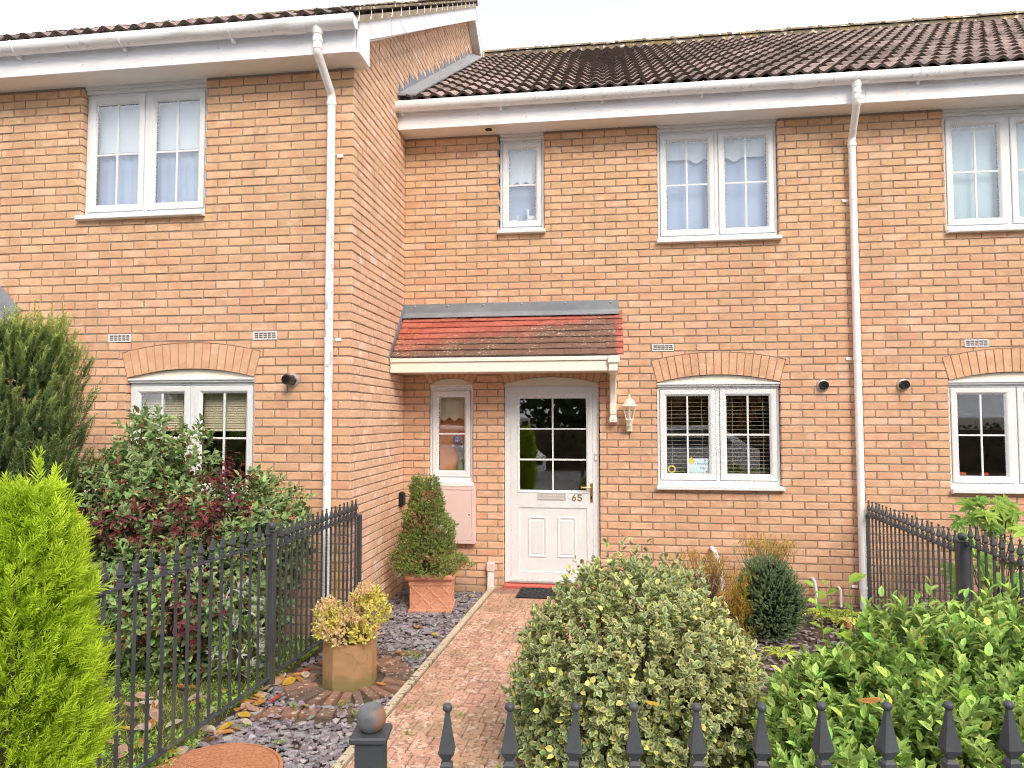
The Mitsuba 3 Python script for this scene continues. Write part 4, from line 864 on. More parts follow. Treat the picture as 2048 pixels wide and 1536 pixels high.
# ---------------------------------------------------------------- foliage
LEAF5 = (np.array([[0, 0, 0], [.45, -.5, .10], [.45, 0, -.04], [.45, .5, .10], [1, 0, -.06]]), np.array([[0, 1, 2], [0, 2, 3], [1, 4, 2], [2, 4, 3]]), np.array([.5, 1, 0, 1, .9]))
LEAF8 = (np.array([[0, 0, 0], [.28, -.42, .07], [.28, 0, -.03], [.28, .42, .07], [.66, -.44, .02], [.66, 0, -.08], [.66, .44, .02], [1, 0, -.18]]),
         np.array([[0, 1, 2], [0, 2, 3], [1, 4, 5], [1, 5, 2], [2, 5, 6], [2, 6, 3], [4, 7, 5], [5, 7, 6]]), np.array([.4, 1, 0, 1, 1, 0, 1, .8]))
NEEDLE = (np.array([[0, -.5, 0], [0, .5, 0], [1, 0, .0]]), np.array([[0, 1, 2]]), np.array([0, 0, 1.0]))
TWIG = (np.array([[0, -.35, 0], [0, .35, 0], [.55, -.5, .08], [.55, .5, .08], [1, 0, .0]]), np.array([[0, 1, 3], [0, 3, 2], [2, 3, 4]]), np.array([0, 0, .5, .5, 1.0]))
def unit(a): return a/np.maximum(np.linalg.norm(a, axis=-1, keepdims=True), 1e-9)
def rnd(n): return unit(rng.normal(size=(n, 3)))
def leaves(p, axis, nrm, L, W, col, rim=None, tpl=LEAF5):
    """Leaves at p along axis, faces towards nrm: (vertices, faces, colours)."""
    tv, tf, tw = tpl; n = len(p); axis = unit(axis); side = unit(np.cross(nrm, axis)); nn = np.cross(axis, side)
    L, W = np.broadcast_to(L, (n,)), np.broadcast_to(W, (n,))
    v = p[:, None]+axis[:, None]*(tv[None, :, 0:1]*L[:, None, None])+side[:, None]*(tv[None, :, 1:2]*W[:, None, None])+nn[:, None]*(tv[None, :, 2:3]*L[:, None, None])
    c = np.broadcast_to(col, (n, 3))[:, None]*np.ones((1, len(tv), 1))
    if rim is not None: c = c*(1-tw[None, :, None])+np.broadcast_to(rim, (n, 3))[:, None]*tw[None, :, None]
    return v.reshape(-1, 3), (tf[None]+(np.arange(n)*len(tv))[:, None, None]).reshape(-1, 3), np.clip(c, 0, 1).reshape(-1, 3)
def joined(ls):
    V, F, Cc, at = [], [], [], 0
    for v, f, c in ls: V.append(v); F.append(f+at); Cc.append(c); at += len(v)
    return np.vstack(V), np.vstack(F), np.vstack(Cc)
def shoots(base, dirs, length, per, spread=.9, droop=.0):
    """per leaves along each shoot, in turning pairs: positions, leaf axes, normals, place along the shoot."""
    n = len(base); d = unit(dirs); a = unit(np.cross(d, rnd(n))); b = np.cross(d, a)
    length = np.broadcast_to(length, (n,)); P_, A_, N_, t_ = [], [], [], []
    for k in range(per):
        t = (k+.6)/per; ang = (k % 2)*math.pi+(k//2)*1.45+rng.normal(0, .25, n); out = a*np.cos(ang)[:, None]+b*np.sin(ang)[:, None]
        sp_ = spread*(1-.55*t)
        ax = unit(out*np.sin(sp_)+d*np.cos(sp_)+rng.normal(0, .14, (n, 3))-np.array([0, 0, droop])); P_.append(base+d*(length*t)[:, None]); A_.append(ax); N_.append(unit(d*1.2-out*.25+np.array([0, 0, .35])+rng.normal(0, .2, (n, 3)))); t_.append(np.full(n, t))
    return np.vstack(P_), np.vstack(A_), np.vstack(N_), np.concatenate(t_)
def blob(n, c, r, seed, rough=.22, freq=1.7, deep=.28, bottom=-.95):
    """Points in the outer part of a lumpy ellipsoid, with outward directions and depth below the surface."""
    u = rnd(int(n*1.6)); u = u[u[:, 2] > bottom][:n]; r = np.asarray(r, float)
    k = 1+rough*2*(meshkit.fbm(u*freq+seed*7.3, 3, seed)-.5)
    dp = rng.exponential(deep*.4, len(u)).clip(0, deep*1.6)
    return np.asarray(c)+u*r*(k*(1-dp))[:, None], unit(u/r), dp
def foliage(parent, name, ls, mat='leaf', label=None):
    v, f, c = joined(ls); part(parent, name, (v, f), mat, color=c, kind='stuff', label=label)
def stems(parent, base, tips, r0=.012, name='stems', mat='bark'):
    ms = []
    for t in tips:
        m_ = (np.asarray(base)+t)/2+rng.normal(0, .03, 3); ms.append(tube([base, m_, t], [r0, r0*.6, r0*.25], 5, False))
    part(parent, name, cat(ms), mat, kind='stuff')
def own_leaves(parent, p, a, n, L, W, col, rim, tpl, mat, most):
    """The leaves that show largest become parts of their own; returns the mask of the others."""
    px, py, dep = pixels(p); s = np.where((px > 0) & (px < 2048) & (py > 0) & (py < 1536), np.broadcast_to(L, (len(p),))/dep, 0)
    idx = np.argsort(-s)[:most]
    for i in idx:
        v, f, c = leaves(p[i:i+1], a[i:i+1], n[i:i+1], L[i:i+1], W[i:i+1], col[i:i+1], None if rim is None else rim[i:i+1], tpl); part(parent, 'leaf', (v, f), mat, color=c)
    k = np.ones(len(p), bool); k[idx] = False; return k
def vary(base, n, amt=.25, hue=.08):
    return np.clip(np.asarray(base)*(1+rng.normal(0, amt, (n, 1)))*(1+rng.normal(0, hue, (n, 3))), .004, .95)
# golden conifer at the front left
gc = np.array([.63, -5.56]); g0 = float(gz(*gc)); k = thing('golden_conifer', 'bright yellow green conifer at the front left corner, closest to the camera', 'conifer')
part(k, 'trunk', tube([(gc[0], gc[1], g0-.05), (gc[0], gc[1], .9), (gc[0]+.04, gc[1], 1.45)], [.03, .02, .006], 8), 'bark')
n = 9500; h = rng.uniform(0, 1, n)**.95; th = rng.uniform(0, 6.28, n); zz = g0+.02+h*1.37
lump = meshkit.fbm(np.stack([np.cos(th)*1.9, np.sin(th)*1.9, zz*5.5], 1), 3, 5)
R_ = (.148*(1-.10*h)*(1-np.clip(h, 0, 1)**9)**.8+.012)*(.50+1.0*lump); dp = rng.exponential(.16, n).clip(0, .75); rr = R_*(1-dp)
base = np.stack([gc[0]+.045*h+rr*np.cos(th), gc[1]+rr*np.sin(th), zz], 1); out = np.stack([np.cos(th), np.sin(th), 0*th], 1)
dirs = unit(out*(.75+.2*rng.random((n, 1)))+np.array([0, 0, .85])+rng.normal(0, .22, (n, 3)))
lead = []
for lx_, ly_, top in ((.06, 0, 1.53), (-.06, .03, 1.45), (.10, -.03, 1.42), (.0, -.07, 1.43), (-.12, -.02, 1.42), (.13, .02, 1.36), (.03, .07, 1.46), (-.02, -.10, 1.38), (.15, -.02, 1.28), (-.16, .0, 1.36), (.10, -.11, 1.30), (-.19, .02, 1.33), (.165, .0, 1.22)):
    for q in np.arange(1.24, top, .011): w_ = .042*(top-q)/.3+.004; lead.append((gc[0]+.03+lx_+rng.normal(0, w_), gc[1]+ly_+rng.normal(0, w_), g0+q-.05))
lead = np.array(lead); n3 = len(lead); base = np.vstack([base, lead]); dirs = np.vstack([dirs, unit(rng.normal(0, .25, (n3, 3))+[0, 0, 1])]); dp = np.r_[dp, np.zeros(n3)]
ls = []; nn = len(base); ln_ = rng.uniform(.035, .07, nn); a_ = unit(np.cross(dirs, rnd(nn))); b_ = np.cross(dirs, a_)
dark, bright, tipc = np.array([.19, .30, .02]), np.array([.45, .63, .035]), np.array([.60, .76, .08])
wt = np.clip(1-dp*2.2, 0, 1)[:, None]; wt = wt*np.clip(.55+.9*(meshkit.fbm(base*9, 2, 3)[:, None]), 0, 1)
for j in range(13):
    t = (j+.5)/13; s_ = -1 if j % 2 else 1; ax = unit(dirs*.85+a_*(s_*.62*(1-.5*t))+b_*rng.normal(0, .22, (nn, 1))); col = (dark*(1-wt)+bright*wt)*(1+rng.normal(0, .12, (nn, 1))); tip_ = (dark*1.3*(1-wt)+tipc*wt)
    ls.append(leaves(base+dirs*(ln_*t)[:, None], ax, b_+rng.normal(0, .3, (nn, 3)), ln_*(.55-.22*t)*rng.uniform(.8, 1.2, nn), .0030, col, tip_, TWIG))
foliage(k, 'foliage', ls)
# yew at the left
yc = np.array([-2.02, -2.95]); k = thing('yew', 'tall dark green upright yew at the left edge behind the golden conifer', 'yew')
part(k, 'trunk', cat([tube([(yc[0]+.1*math.cos(a), yc[1]+.08*math.sin(a), -.1), (yc[0]+.2*math.cos(a), yc[1]+.16*math.sin(a), 1.0), (yc[0]+.24*math.cos(a), yc[1]+.2*math.sin(a), 2.1)], [.03, .022, .008], 6) for a in np.arange(0, 6.28, .7)]), 'bark')
n = 3400; th = rng.uniform(0, 6.28, n); h = rng.uniform(0, 1, n)**.85; colm = meshkit.noise(np.stack([np.cos(th)*2.6, np.sin(th)*2.6, h*1.2], 1), 4)
R_ = (.44*(1-.25*np.clip((h-.82)/.18, 0, 1)**2)+.06)*(.74+.46*colm); rr = R_*(1-rng.exponential(.13, n).clip(0, .6))
base = np.stack([yc[0]+rr*np.cos(th)*1.12, yc[1]+rr*np.sin(th), -.05+h*2.34], 1); out = np.stack([np.cos(th), np.sin(th), 0*th], 1)
dirs = unit(out*.28+np.array([0, 0, 1.0])+rng.normal(0, .16, (n, 3)))
n2 = 44; th2 = rng.uniform(0, 6.28, n2); r2 = .46*np.sqrt(rng.random(n2)); base = np.vstack([base, np.stack([yc[0]+r2*np.cos(th2)*1.1, yc[1]+r2*np.sin(th2), 2.14+rng.uniform(0, .14, n2)], 1)]); dirs = np.vstack([dirs, unit(np.array([0, 0, 1.0])+rng.normal(0, .07, (n2, 3)))])
nn = len(base); ln_ = np.r_[rng.uniform(.12, .22, n), rng.uniform(.16, .30, n2)]; a_ = unit(np.cross(dirs, rnd(nn))); b_ = np.cross(dirs, a_); ls = []
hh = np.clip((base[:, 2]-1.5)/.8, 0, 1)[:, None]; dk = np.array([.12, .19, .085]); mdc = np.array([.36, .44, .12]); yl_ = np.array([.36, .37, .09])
for j in range(44):
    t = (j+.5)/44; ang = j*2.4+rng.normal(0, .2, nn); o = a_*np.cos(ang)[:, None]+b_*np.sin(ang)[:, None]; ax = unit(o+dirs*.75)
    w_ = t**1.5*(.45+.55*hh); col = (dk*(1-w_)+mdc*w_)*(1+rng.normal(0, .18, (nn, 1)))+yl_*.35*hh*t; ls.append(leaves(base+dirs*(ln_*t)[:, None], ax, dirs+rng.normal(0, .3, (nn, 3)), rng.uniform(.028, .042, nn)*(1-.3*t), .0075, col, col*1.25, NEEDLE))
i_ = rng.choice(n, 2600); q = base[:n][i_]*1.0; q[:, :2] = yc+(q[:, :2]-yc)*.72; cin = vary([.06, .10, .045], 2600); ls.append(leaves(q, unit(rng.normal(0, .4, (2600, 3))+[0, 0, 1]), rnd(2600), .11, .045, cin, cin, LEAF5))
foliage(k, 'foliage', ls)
part(k, 'shoots', cat([tube([b, b+d*l], [.003, .0018], 4, False) for b, d, l in list(zip(base, dirs, ln_))[n-260:]]), 'coloured', color=None if False else np.tile([.30, .26, .07], (260*8+n2*8, 1)), kind='stuff')
# viburnum with pink berries behind the left railing, a dying burgundy shrub in it
k = thing('viburnum', 'large green viburnum with pink berries and white flowers behind the left railing', 'shrub'); ls = []; B_, D_ = [], []
for i, (c, r, n) in enumerate((((-1.36, -2.35, .98), (.42, .40, .50), 800), ((-.56, -2.08, .78), (.36, .32, .46), 620), ((-1.05, -2.50, .46), (.72, .38, .46), 1200), ((-1.30, -2.3, 1.50), (.15, .15, .25), 90), ((-.98, -2.3, 1.34), (.14, .15, .30), 80), ((-.95, -2.4, .86), (.4, .3, .30), 260), ((-.62, -2.25, .28), (.32, .3, .36), 230))):
    p, o, dp = blob(n, c, r, i+11, .28, 1.9, .4); B_.append(p); D_.append(unit(o+[0, 0, .55]+rng.normal(0, .3, p.shape)))
B_, D_ = np.vstack(B_), np.vstack(D_); keep = B_[:, 2] > -.03; B_, D_ = B_[keep], D_[keep]
p, a, nn_, t = shoots(B_, D_, rng.uniform(.07, .13, len(B_)), 7, 1.15); L = rng.uniform(.042, .068, len(p))
patch = meshkit.fbm(p*1.7+3, 3, 9)[:, None]; col = vary([.23, .32, .135], len(p), .25)*(.7+.7*patch); m_ = rng.random(len(p)) < .06; col[m_] = vary([.20, .08, .05], m_.sum())
ls.append(leaves(p, a, nn_, L, L*.50, col, col*1.25, LEAF8)); foliage(k, 'foliage', ls, 'gloss_leaf')
tips = B_[rng.choice(len(B_), 170, replace=False)]; bl, fw_ = [], []
for q in tips:
    q = q+unit(q-np.array([-.9, -2.2, .6]))*.05; pk = rng.random() < .55
    for _ in range(rng.integers(9, 20)):
        e = q+rng.normal(0, .021, 3)*[1, 1, .6]; (bl if pk else fw_).append(e)
def dots(pts, r, cols):
    ico = trimesh.creation.icosphere(0, r); pts = np.array(pts); v = (pts[:, None]+np.array(ico.vertices)[None]).reshape(-1, 3); f = (np.array(ico.faces)[None]+(np.arange(len(pts))*len(ico.vertices))[:, None, None]).reshape(-1, 3)
    return v, f, np.repeat(cols, len(ico.vertices), 0)
v, f, c = dots(bl, .0062, vary([.62, .16, .15], len(bl), .2)); part(k, 'berries', (v, f), 'coloured', color=c, kind='stuff', label='clusters of pink and red berries')
v, f, c = dots(fw_, .0062, vary([.80, .70, .68], len(fw_), .08)); part(k, 'flowers', (v, f), 'coloured', color=c, kind='stuff', label='clusters of small white flowers')
stems(k, (-1.05, -2.3, -.08), B_[rng.choice(len(B_), 60, replace=False)], .016)
k = thing('burgundy_shrub', 'dying shrub of drooping burgundy leaves tangled through the viburnum below the left window', 'shrub'); B_, D_ = [], []
for i, (c, r, n) in enumerate((((-.98, -2.56, 1.02), (.40, .24, .15), 150), ((-.66, -2.30, 1.18), (.16, .12, .24), 60), ((-.62, -2.80, .45), (.16, .12, .26), 40), ((-1.35, -2.66, .98), (.26, .16, .14), 70))):
    p, o, dp = blob(n, c, r, i+31, .3, 2.0, .5); B_.append(p); D_.append(unit(o+[0, 0, .4]+rng.normal(0, .5, p.shape)))
B_, D_ = np.vstack(B_), np.vstack(D_); p, a, nn_, t = shoots(B_, D_, rng.uniform(.06, .12, len(B_)), 6, 1.5, .55); L = rng.uniform(.035, .058, len(p)); col = vary([.155, .050, .055], len(p), .35, .15)
foliage(k, 'foliage', [leaves(p, a, nn_, L, L*.42, col, col*1.3, LEAF8)]); stems(k, (-.9, -2.4, -.08), B_[rng.choice(len(B_), 80, replace=False)], .010)
# star flowered plant behind the left post
k = thing('variegated_plant', 'low plant with white edged star shaped leaf tufts behind the left railing', 'plant'); p, o, dp = blob(120, (-.38, -2.60, .26), (.17, .17, .36), 51, .25); p = p[p[:, 2] > -.04]
pp_, a, nn_, t = shoots(p, unit(rng.normal(0, .5, p.shape)+[.2, -.6, .9]), .03, 8, 1.35); L = rng.uniform(.05, .075, len(pp_)); w_ = (rng.random(len(p)) < .55); w8 = np.tile(w_, 8)
col = np.where(w8[:, None], vary([.78, .80, .68], len(pp_), .08), vary([.32, .46, .13], len(pp_), .2)); foliage(k, 'foliage', [leaves(pp_, a, nn_, L, L*.20, col, np.clip(col*1.2, 0, .85), LEAF5)]); stems(k, (-.38, -2.58, -.08), p[::2], .004)
# potted box cone
k = thing('box_cone', 'twiggy small leaved conical bush growing in the terracotta planter', 'potted bush'); n = 3400; h = rng.beta(.9, 1.25, n); th = rng.uniform(0, 6.28, n)
tier = .93+.10*np.sin(h*15+1.6*np.sin(th)+.5); R_ = (.27*(1-h)**.9+.075)*tier*(.58+.86*meshkit.fbm(np.stack([np.cos(th)*1.7, np.sin(th)*1.7, h*4.2], 1), 3, 8)); rr = R_*(1-rng.exponential(.16, n).clip(0, .7))
lean = -.045*h; base = np.stack([tpc[0]-.03+lean+rr*np.cos(th), tpc[1]+rr*np.sin(th), z0+.37+h*.88], 1); out = np.stack([np.cos(th), np.sin(th), 0*th], 1)
p, a, nn_, t = shoots(base, unit(out*.8+[0, 0, .7]+rng.normal(0, .35, base.shape)), rng.uniform(.03, .055, n), 7, 1.0); L = rng.uniform(.014, .023, len(p)); pat = meshkit.fbm(p*7, 3, 2)[:, None]
col = vary([.19, .27, .07], len(p), .25)*(1-.0*pat); br = (meshkit.noise(p*9+4, 6) > .62)&(rng.random(len(p)) < .7); col[br] = vary([.30, .19, .09], br.sum(), .2); pl = rng.random(len(p)) < .05; col[pl] = vary([.50, .47, .26], pl.sum(), .1)
foliage(k, 'foliage', [leaves(p, a, nn_, L, L*.6, col, col*1.25, LEAF5)]); stems(k, (tpc[0]-.03, tpc[1], z0+.3), base[rng.choice(n, 130, replace=False)], .006)
# golden euonymus in the stone pot
k = thing('golden_euonymus', 'straw yellow variegated euonymus growing out of the stone pot', 'potted bush'); B_ = []
for i, (c, r, n) in enumerate((((rc[0]-.12, rc[1]-.02, .34), (.11, .13, .11), 190), ((rc[0]+.12, rc[1]+.02, .37), (.125, .13, .14), 260), ((rc[0]-.0, rc[1]-.10, .27), (.20, .11, .07), 190), ((rc[0]+.08, rc[1]+.06, .44), (.10, .09, .10), 110))):
    p, o, dp = blob(n, c, r, i+61, .3, 2.2, .45); B_.append(p)
B_ = np.vstack(B_); o = unit(B_-np.array([rc[0], rc[1], .18])); p, a, nn_, t = shoots(B_, unit(o+rng.normal(0, .4, B_.shape)+[0, 0, .3]), rng.uniform(.03, .06, len(B_)), 7, 1.1); L = rng.uniform(.017, .028, len(p))
col = vary([.72, .60, .17], len(p), .15); g_ = rng.random(len(p)) < .22; col[g_] = vary([.40, .44, .10], g_.sum()); pk = meshkit.noise(p*11, 3) > .58; col[pk] = vary([.72, .50, .28], pk.sum(), .15)
foliage(k, 'foliage', [leaves(p, a, nn_, L, L*.62, col, np.clip(col*1.25, 0, .8), LEAF5)]); stems(k, (rc[0], rc[1], .16), B_[rng.choice(len(B_), 110, replace=False)], .005)
# big variegated euonymus beside the path
k = thing('variegated_euonymus', 'large round cream edged euonymus bush beside the paved path', 'bush'); ec = np.array([2.26, -3.60, .40]); B_, O_ = [], []
for i, (c, r, n) in enumerate(((ec, (.565, .48, .53), 2900), (ec+[-.10, .0, -.38], (.54, .48, .42), 1300), (ec+[.28, .0, -.25], (.32, .4, .5), 500))):
    p, o, dp = blob(n, c, r, i+71, .20, 2.4, .24); B_.append(p); O_.append(o)
B_, O_ = np.vstack(B_), np.vstack(O_); kk = B_[:, 2] > -.06; B_, O_ = B_[kk], O_[kk]
tall = rng.choice(np.where((B_[:, 2] > .74))[0], 80, replace=False); ln_ = rng.uniform(.05, .085, len(B_)); D_ = unit(O_*.8+[0, 0, .65]+rng.normal(0, .3, B_.shape)); ln_[tall] = rng.uniform(.10, .20, 80); D_[tall] = unit(np.array([0, 0, 1.0])+rng.normal(0, .16, (80, 3)))
p, a, nn_, t = shoots(B_, D_, ln_, 8, 1.15); L = rng.uniform(.024, .039, len(p)); col = vary([.12, .195, .095], len(p), .28); rim = vary([.78, .75, .36], len(p), .12); pat = meshkit.fbm(p*2.6, 3, 4); yl2 = rng.random(len(p)) < .13; col[yl2] = vary([.62, .62, .16], yl2.sum()); lw = np.clip(1.25-pat*1.1, .15, 1)[:, None]*np.where(p[:, 2:3] > .35, 1, .75); rim = col*1.4*(1-lw)+rim*lw
kp = own_leaves(k, p, a, nn_, L, L*.74, col, rim, LEAF8, 'gloss_leaf', 300)
foliage(k, 'foliage', [leaves(p[kp], a[kp], nn_[kp], L[kp], L[kp]*.74, col[kp], rim[kp], LEAF8)], 'gloss_leaf'); stems(k, (2.28, -3.55, -.1), B_[rng.choice(len(B_), 220, replace=False)], .009)
# privet hedge at the right
k = thing('privet_hedge', 'spreading bright green broad leaved hedge filling the lower right corner', 'hedge'); B_, O_ = [], []
for i, (c, r, n) in enumerate((((3.20, -4.0, .22), (.46, .42, .46), 850), ((3.55, -3.9, .36), (.50, .5, .48), 900), ((4.05, -3.75, .38), (.52, .55, .50), 900), ((4.55, -3.6, .42), (.5, .5, .48), 500), ((3.55, -4.45, .30), (.75, .42, .42), 850), ((2.98, -4.32, .08), (.30, .35, .42), 380))):
    p, o, dp = blob(n, c, r, i+81, .16, 2.0, .24); B_.append(p); O_.append(o)
B_, O_ = np.vstack(B_), np.vstack(O_); kk = B_[:, 2] > -.03; B_, O_ = B_[kk], O_[kk]; D_ = unit(O_*.6+[0, 0, .95]+rng.normal(0, .25, B_.shape)); ln_ = rng.uniform(.05, .11, len(B_)); tall = rng.choice(np.where(B_[:, 2] > .62)[0], 60, replace=False); ln_[tall] = rng.uniform(.10, .2, 60); D_[tall] = unit(np.array([0, 0, 1.0])+rng.normal(0, .18, (60, 3)))
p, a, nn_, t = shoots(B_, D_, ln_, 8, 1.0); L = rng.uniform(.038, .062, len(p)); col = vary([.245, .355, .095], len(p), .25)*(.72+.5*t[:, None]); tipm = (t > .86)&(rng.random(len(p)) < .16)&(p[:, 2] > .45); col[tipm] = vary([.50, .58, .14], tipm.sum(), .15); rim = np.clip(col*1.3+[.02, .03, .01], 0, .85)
kp = own_leaves(k, p, a, nn_, L, L*.50, col, rim, LEAF8, 'gloss_leaf', 220)
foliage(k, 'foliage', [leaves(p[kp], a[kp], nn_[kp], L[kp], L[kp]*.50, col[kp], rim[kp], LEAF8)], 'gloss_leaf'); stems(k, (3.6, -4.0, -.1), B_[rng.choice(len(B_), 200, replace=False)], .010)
# long suckers with big round leaves in the hedge
def sucker(label, pts, size, n, seed):
    k = thing('hedge_sucker', label, 'plant'); pts = np.array(pts, float); q = np.array([pts[0]*(1-s)**2+2*pts[1]*s*(1-s)+pts[2]*s*s for s in np.linspace(0, 1, 10)]); part(k, 'stem', tube(q, np.linspace(.005, .002, 10), 6), 'coloured', color=np.tile([.20, .26, .07], (62, 1)))
    for i in range(n):
        s = (i+1.2)/(n+.4); b = q[min(9, int(s*9.4))]; an_ = i*2.4+seed; ax = np.array([[math.cos(an_)*.8, math.sin(an_)*.8, .45]]); m_ = rng.uniform(.8, 1.2)*size; c = vary([.25, .40, .07], 1, .15)
        v, f, cc = leaves(b[None], ax, np.array([[0., -.5, 1.]])+rng.normal(0, .25, (1, 3)), m_, m_*.62, c, c*1.25, LEAF8); part(k, 'leaf', (v, f), 'gloss_leaf', color=cc)
sucker('tall shoot with broad oval leaves rising from the hedge before the right railing', [(3.25, -3.75, .4), (3.22, -3.8, .7), (3.20, -3.8, .98)], .085, 9, 0.0)
sucker('long shoot with round leaves arching across the middle of the hedge', [(3.66, -4.25, .35), (3.45, -4.4, .65), (3.26, -4.5, .80)], .075, 7, 1.0)
sucker('yellow green seedling with paired leaves standing by the dark round conifer', [(3.86, -1.15, -.08), (3.84, -1.2, .15), (3.78, -1.2, .36)], .11, 7, .5)
sucker('pale leafed seedling standing before the overflow pipe', [(4.12, -.5, -.08), (4.1, -.5, .05), (4.08, -.5, .22)], .10, 6, 2.0)
# conifers by the wall
k = thing('dark_conifer', 'dense dark green rounded dwarf conifer near the wall', 'conifer'); dc = np.array([3.45, -1.10]); p, o, dp = blob(2600, (dc[0], dc[1], .20), (.25, .25, .35), 91, .22, 2.2, .3); ii = p[:, 2] > -.06; p, o = p[ii], o[ii]
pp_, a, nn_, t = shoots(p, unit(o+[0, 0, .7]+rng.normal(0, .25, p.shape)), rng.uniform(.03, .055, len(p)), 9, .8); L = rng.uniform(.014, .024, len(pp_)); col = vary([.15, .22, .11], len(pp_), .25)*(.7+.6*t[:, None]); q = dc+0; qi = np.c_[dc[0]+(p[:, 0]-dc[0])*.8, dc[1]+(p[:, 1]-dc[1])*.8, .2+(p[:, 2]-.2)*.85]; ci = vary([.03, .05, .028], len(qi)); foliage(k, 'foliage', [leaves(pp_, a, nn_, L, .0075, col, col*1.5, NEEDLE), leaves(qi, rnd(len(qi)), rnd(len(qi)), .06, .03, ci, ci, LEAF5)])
part(k, 'trunk', tube([(dc[0], dc[1], -.1), (dc[0], dc[1], .4)], [.02, .008], 6), 'bark')
def thread_bush(label, c, tops, base, col, n, L0=.05, name='thread_cypress'):
    k = thing(name, label, 'shrub'); B_ = []
    for i, (cc, r, m_) in enumerate(tops):
        p, o, dp = blob(m_, cc, r, i+c, .3, 2.4, .6); B_.append(p)
    B_ = np.vstack(B_); pp_, a, nn_, t = shoots(B_, unit(rng.normal(0, .45, B_.shape)+[0, 0, 1]), rng.uniform(.05, .09, len(B_)), 8, .7); L = rng.uniform(.025, .045, len(pp_)); cl = vary(np.array(col)*1.5, len(pp_), .25, .12); foliage(k, 'foliage', [leaves(pp_, a, nn_, L, .0055, cl, cl*1.25, NEEDLE)])
    stems(k, base, B_[rng.choice(len(B_), min(n, len(B_)), replace=False)], .005)
thread_bush('sparse olive thread leaved shrub fanning out against the wall left of the white waste pipe', 101, [((2.95, -.50, .34), (.26, .14, .12), 170), ((3.15, -.45, .30), (.16, .12, .10), 70)], (3.02, -.5, -.1), [.28, .20, .05], 90)
thread_bush('taller olive thread leaved shrub spreading above the dark round conifer', 111, [((3.56, -.42, .50), (.27, .14, .11), 170), ((3.74, -.42, .44), (.14, .10, .09), 50)], (3.56, -.45, -.1), [.28, .21, .05], 80)
thread_bush('golden brown juniper pressed between the euonymus and the dark round conifer', 121, [((3.20, -1.18, .14), (.19, .17, .30), 420)], (3.18, -1.1, -.1), [.30, .19, .03], 60, name='golden_juniper')
# fern
def fern(label, c0, l0, l1, n_):
    k = thing('fern', label, 'fern')
    for i in range(n_):
        az = i*6.28/n_+.2; l = rng.uniform(l0, l1); b0 = np.array(c0); ls = []
        q = np.array([b0+np.array([math.cos(az)*l*s_, math.sin(az)*l*s_, l*(.95*s_-.80*s_*s_)]) for s_ in np.linspace(0, 1, 15)])
        for s_ in (-1, 1):
            tt = np.gradient(q, axis=0); sd = unit(np.cross(tt, [0, 0, 1.0]))*s_; L = l*.22*np.sin(np.linspace(.5, 3.0, 15)); c = vary([.50, .62, .10], 15, .12); ls.append(leaves(q, unit(sd+unit(tt)*.5), np.tile([0, 0, 1.0], (15, 1)), L, l*.06, c, c*1.1, LEAF5))
        v, f, c = joined(ls); part(k, 'frond', (v, f), 'leaf', color=c)
fern('yellow green fern at the foot of the wall beside the plain downpipe', (4.13, -.62, -.08), .24, .36, 12)
fern('small pale fern on the soil just before the dark round conifer', (3.42, -1.62, -.07), .14, .2, 9)
# fatsia beyond the right railing
k = thing('fatsia', 'fatsia with large glossy hand shaped leaves beyond the right railing', 'shrub'); stp = []
for i in range(52):
    c = np.array([5.35+rng.uniform(-.32, .75), -.75+rng.uniform(-.35, .3), rng.uniform(.25, 1.02)]); c[2] = min(c[2], 1.0-.25*max(0, 5.35-c[0])*2); stp.append(c); nrm = unit(rng.normal(0, .35, 3)+[-.15, -.7, .8]); u = unit(np.cross(nrm, rnd(1)[0])); w2 = np.cross(nrm, u); S = rng.uniform(.10, .16); ls = []; col = vary([.18, .30, .07] if rng.random() < .5 else [.34, .48, .10], 1, .15)
    for j in range(8):
        an_ = (j-3.5)*.66; ax = u*math.cos(an_)+w2*math.sin(an_)-nrm*.12; Lj = S*(1-.05*abs(j-3.5)**1.5); ls.append(leaves(c[None], ax[None], nrm[None], np.array([Lj]), np.array([Lj*.36]), col, col*1.2, LEAF8))
    v, f, cc = joined(ls); part(k, 'leaf', (v, f), 'gloss_leaf', color=cc)
fb = []
for q in ((5.22, -.85, .92), (5.42, -.9, .72), (5.28, -.9, .60), (5.55, -.95, .42)):
    for _ in range(26): fb.append(np.array(q)+rng.normal(0, .035, 3))
v, f, c = dots(fb, .008, vary([.58, .54, .30], len(fb), .12)); part(k, 'flower_heads', (v, f), 'coloured', color=c, kind='stuff'); stems(k, (5.4, -.7, -.1), np.array(stp), .009)
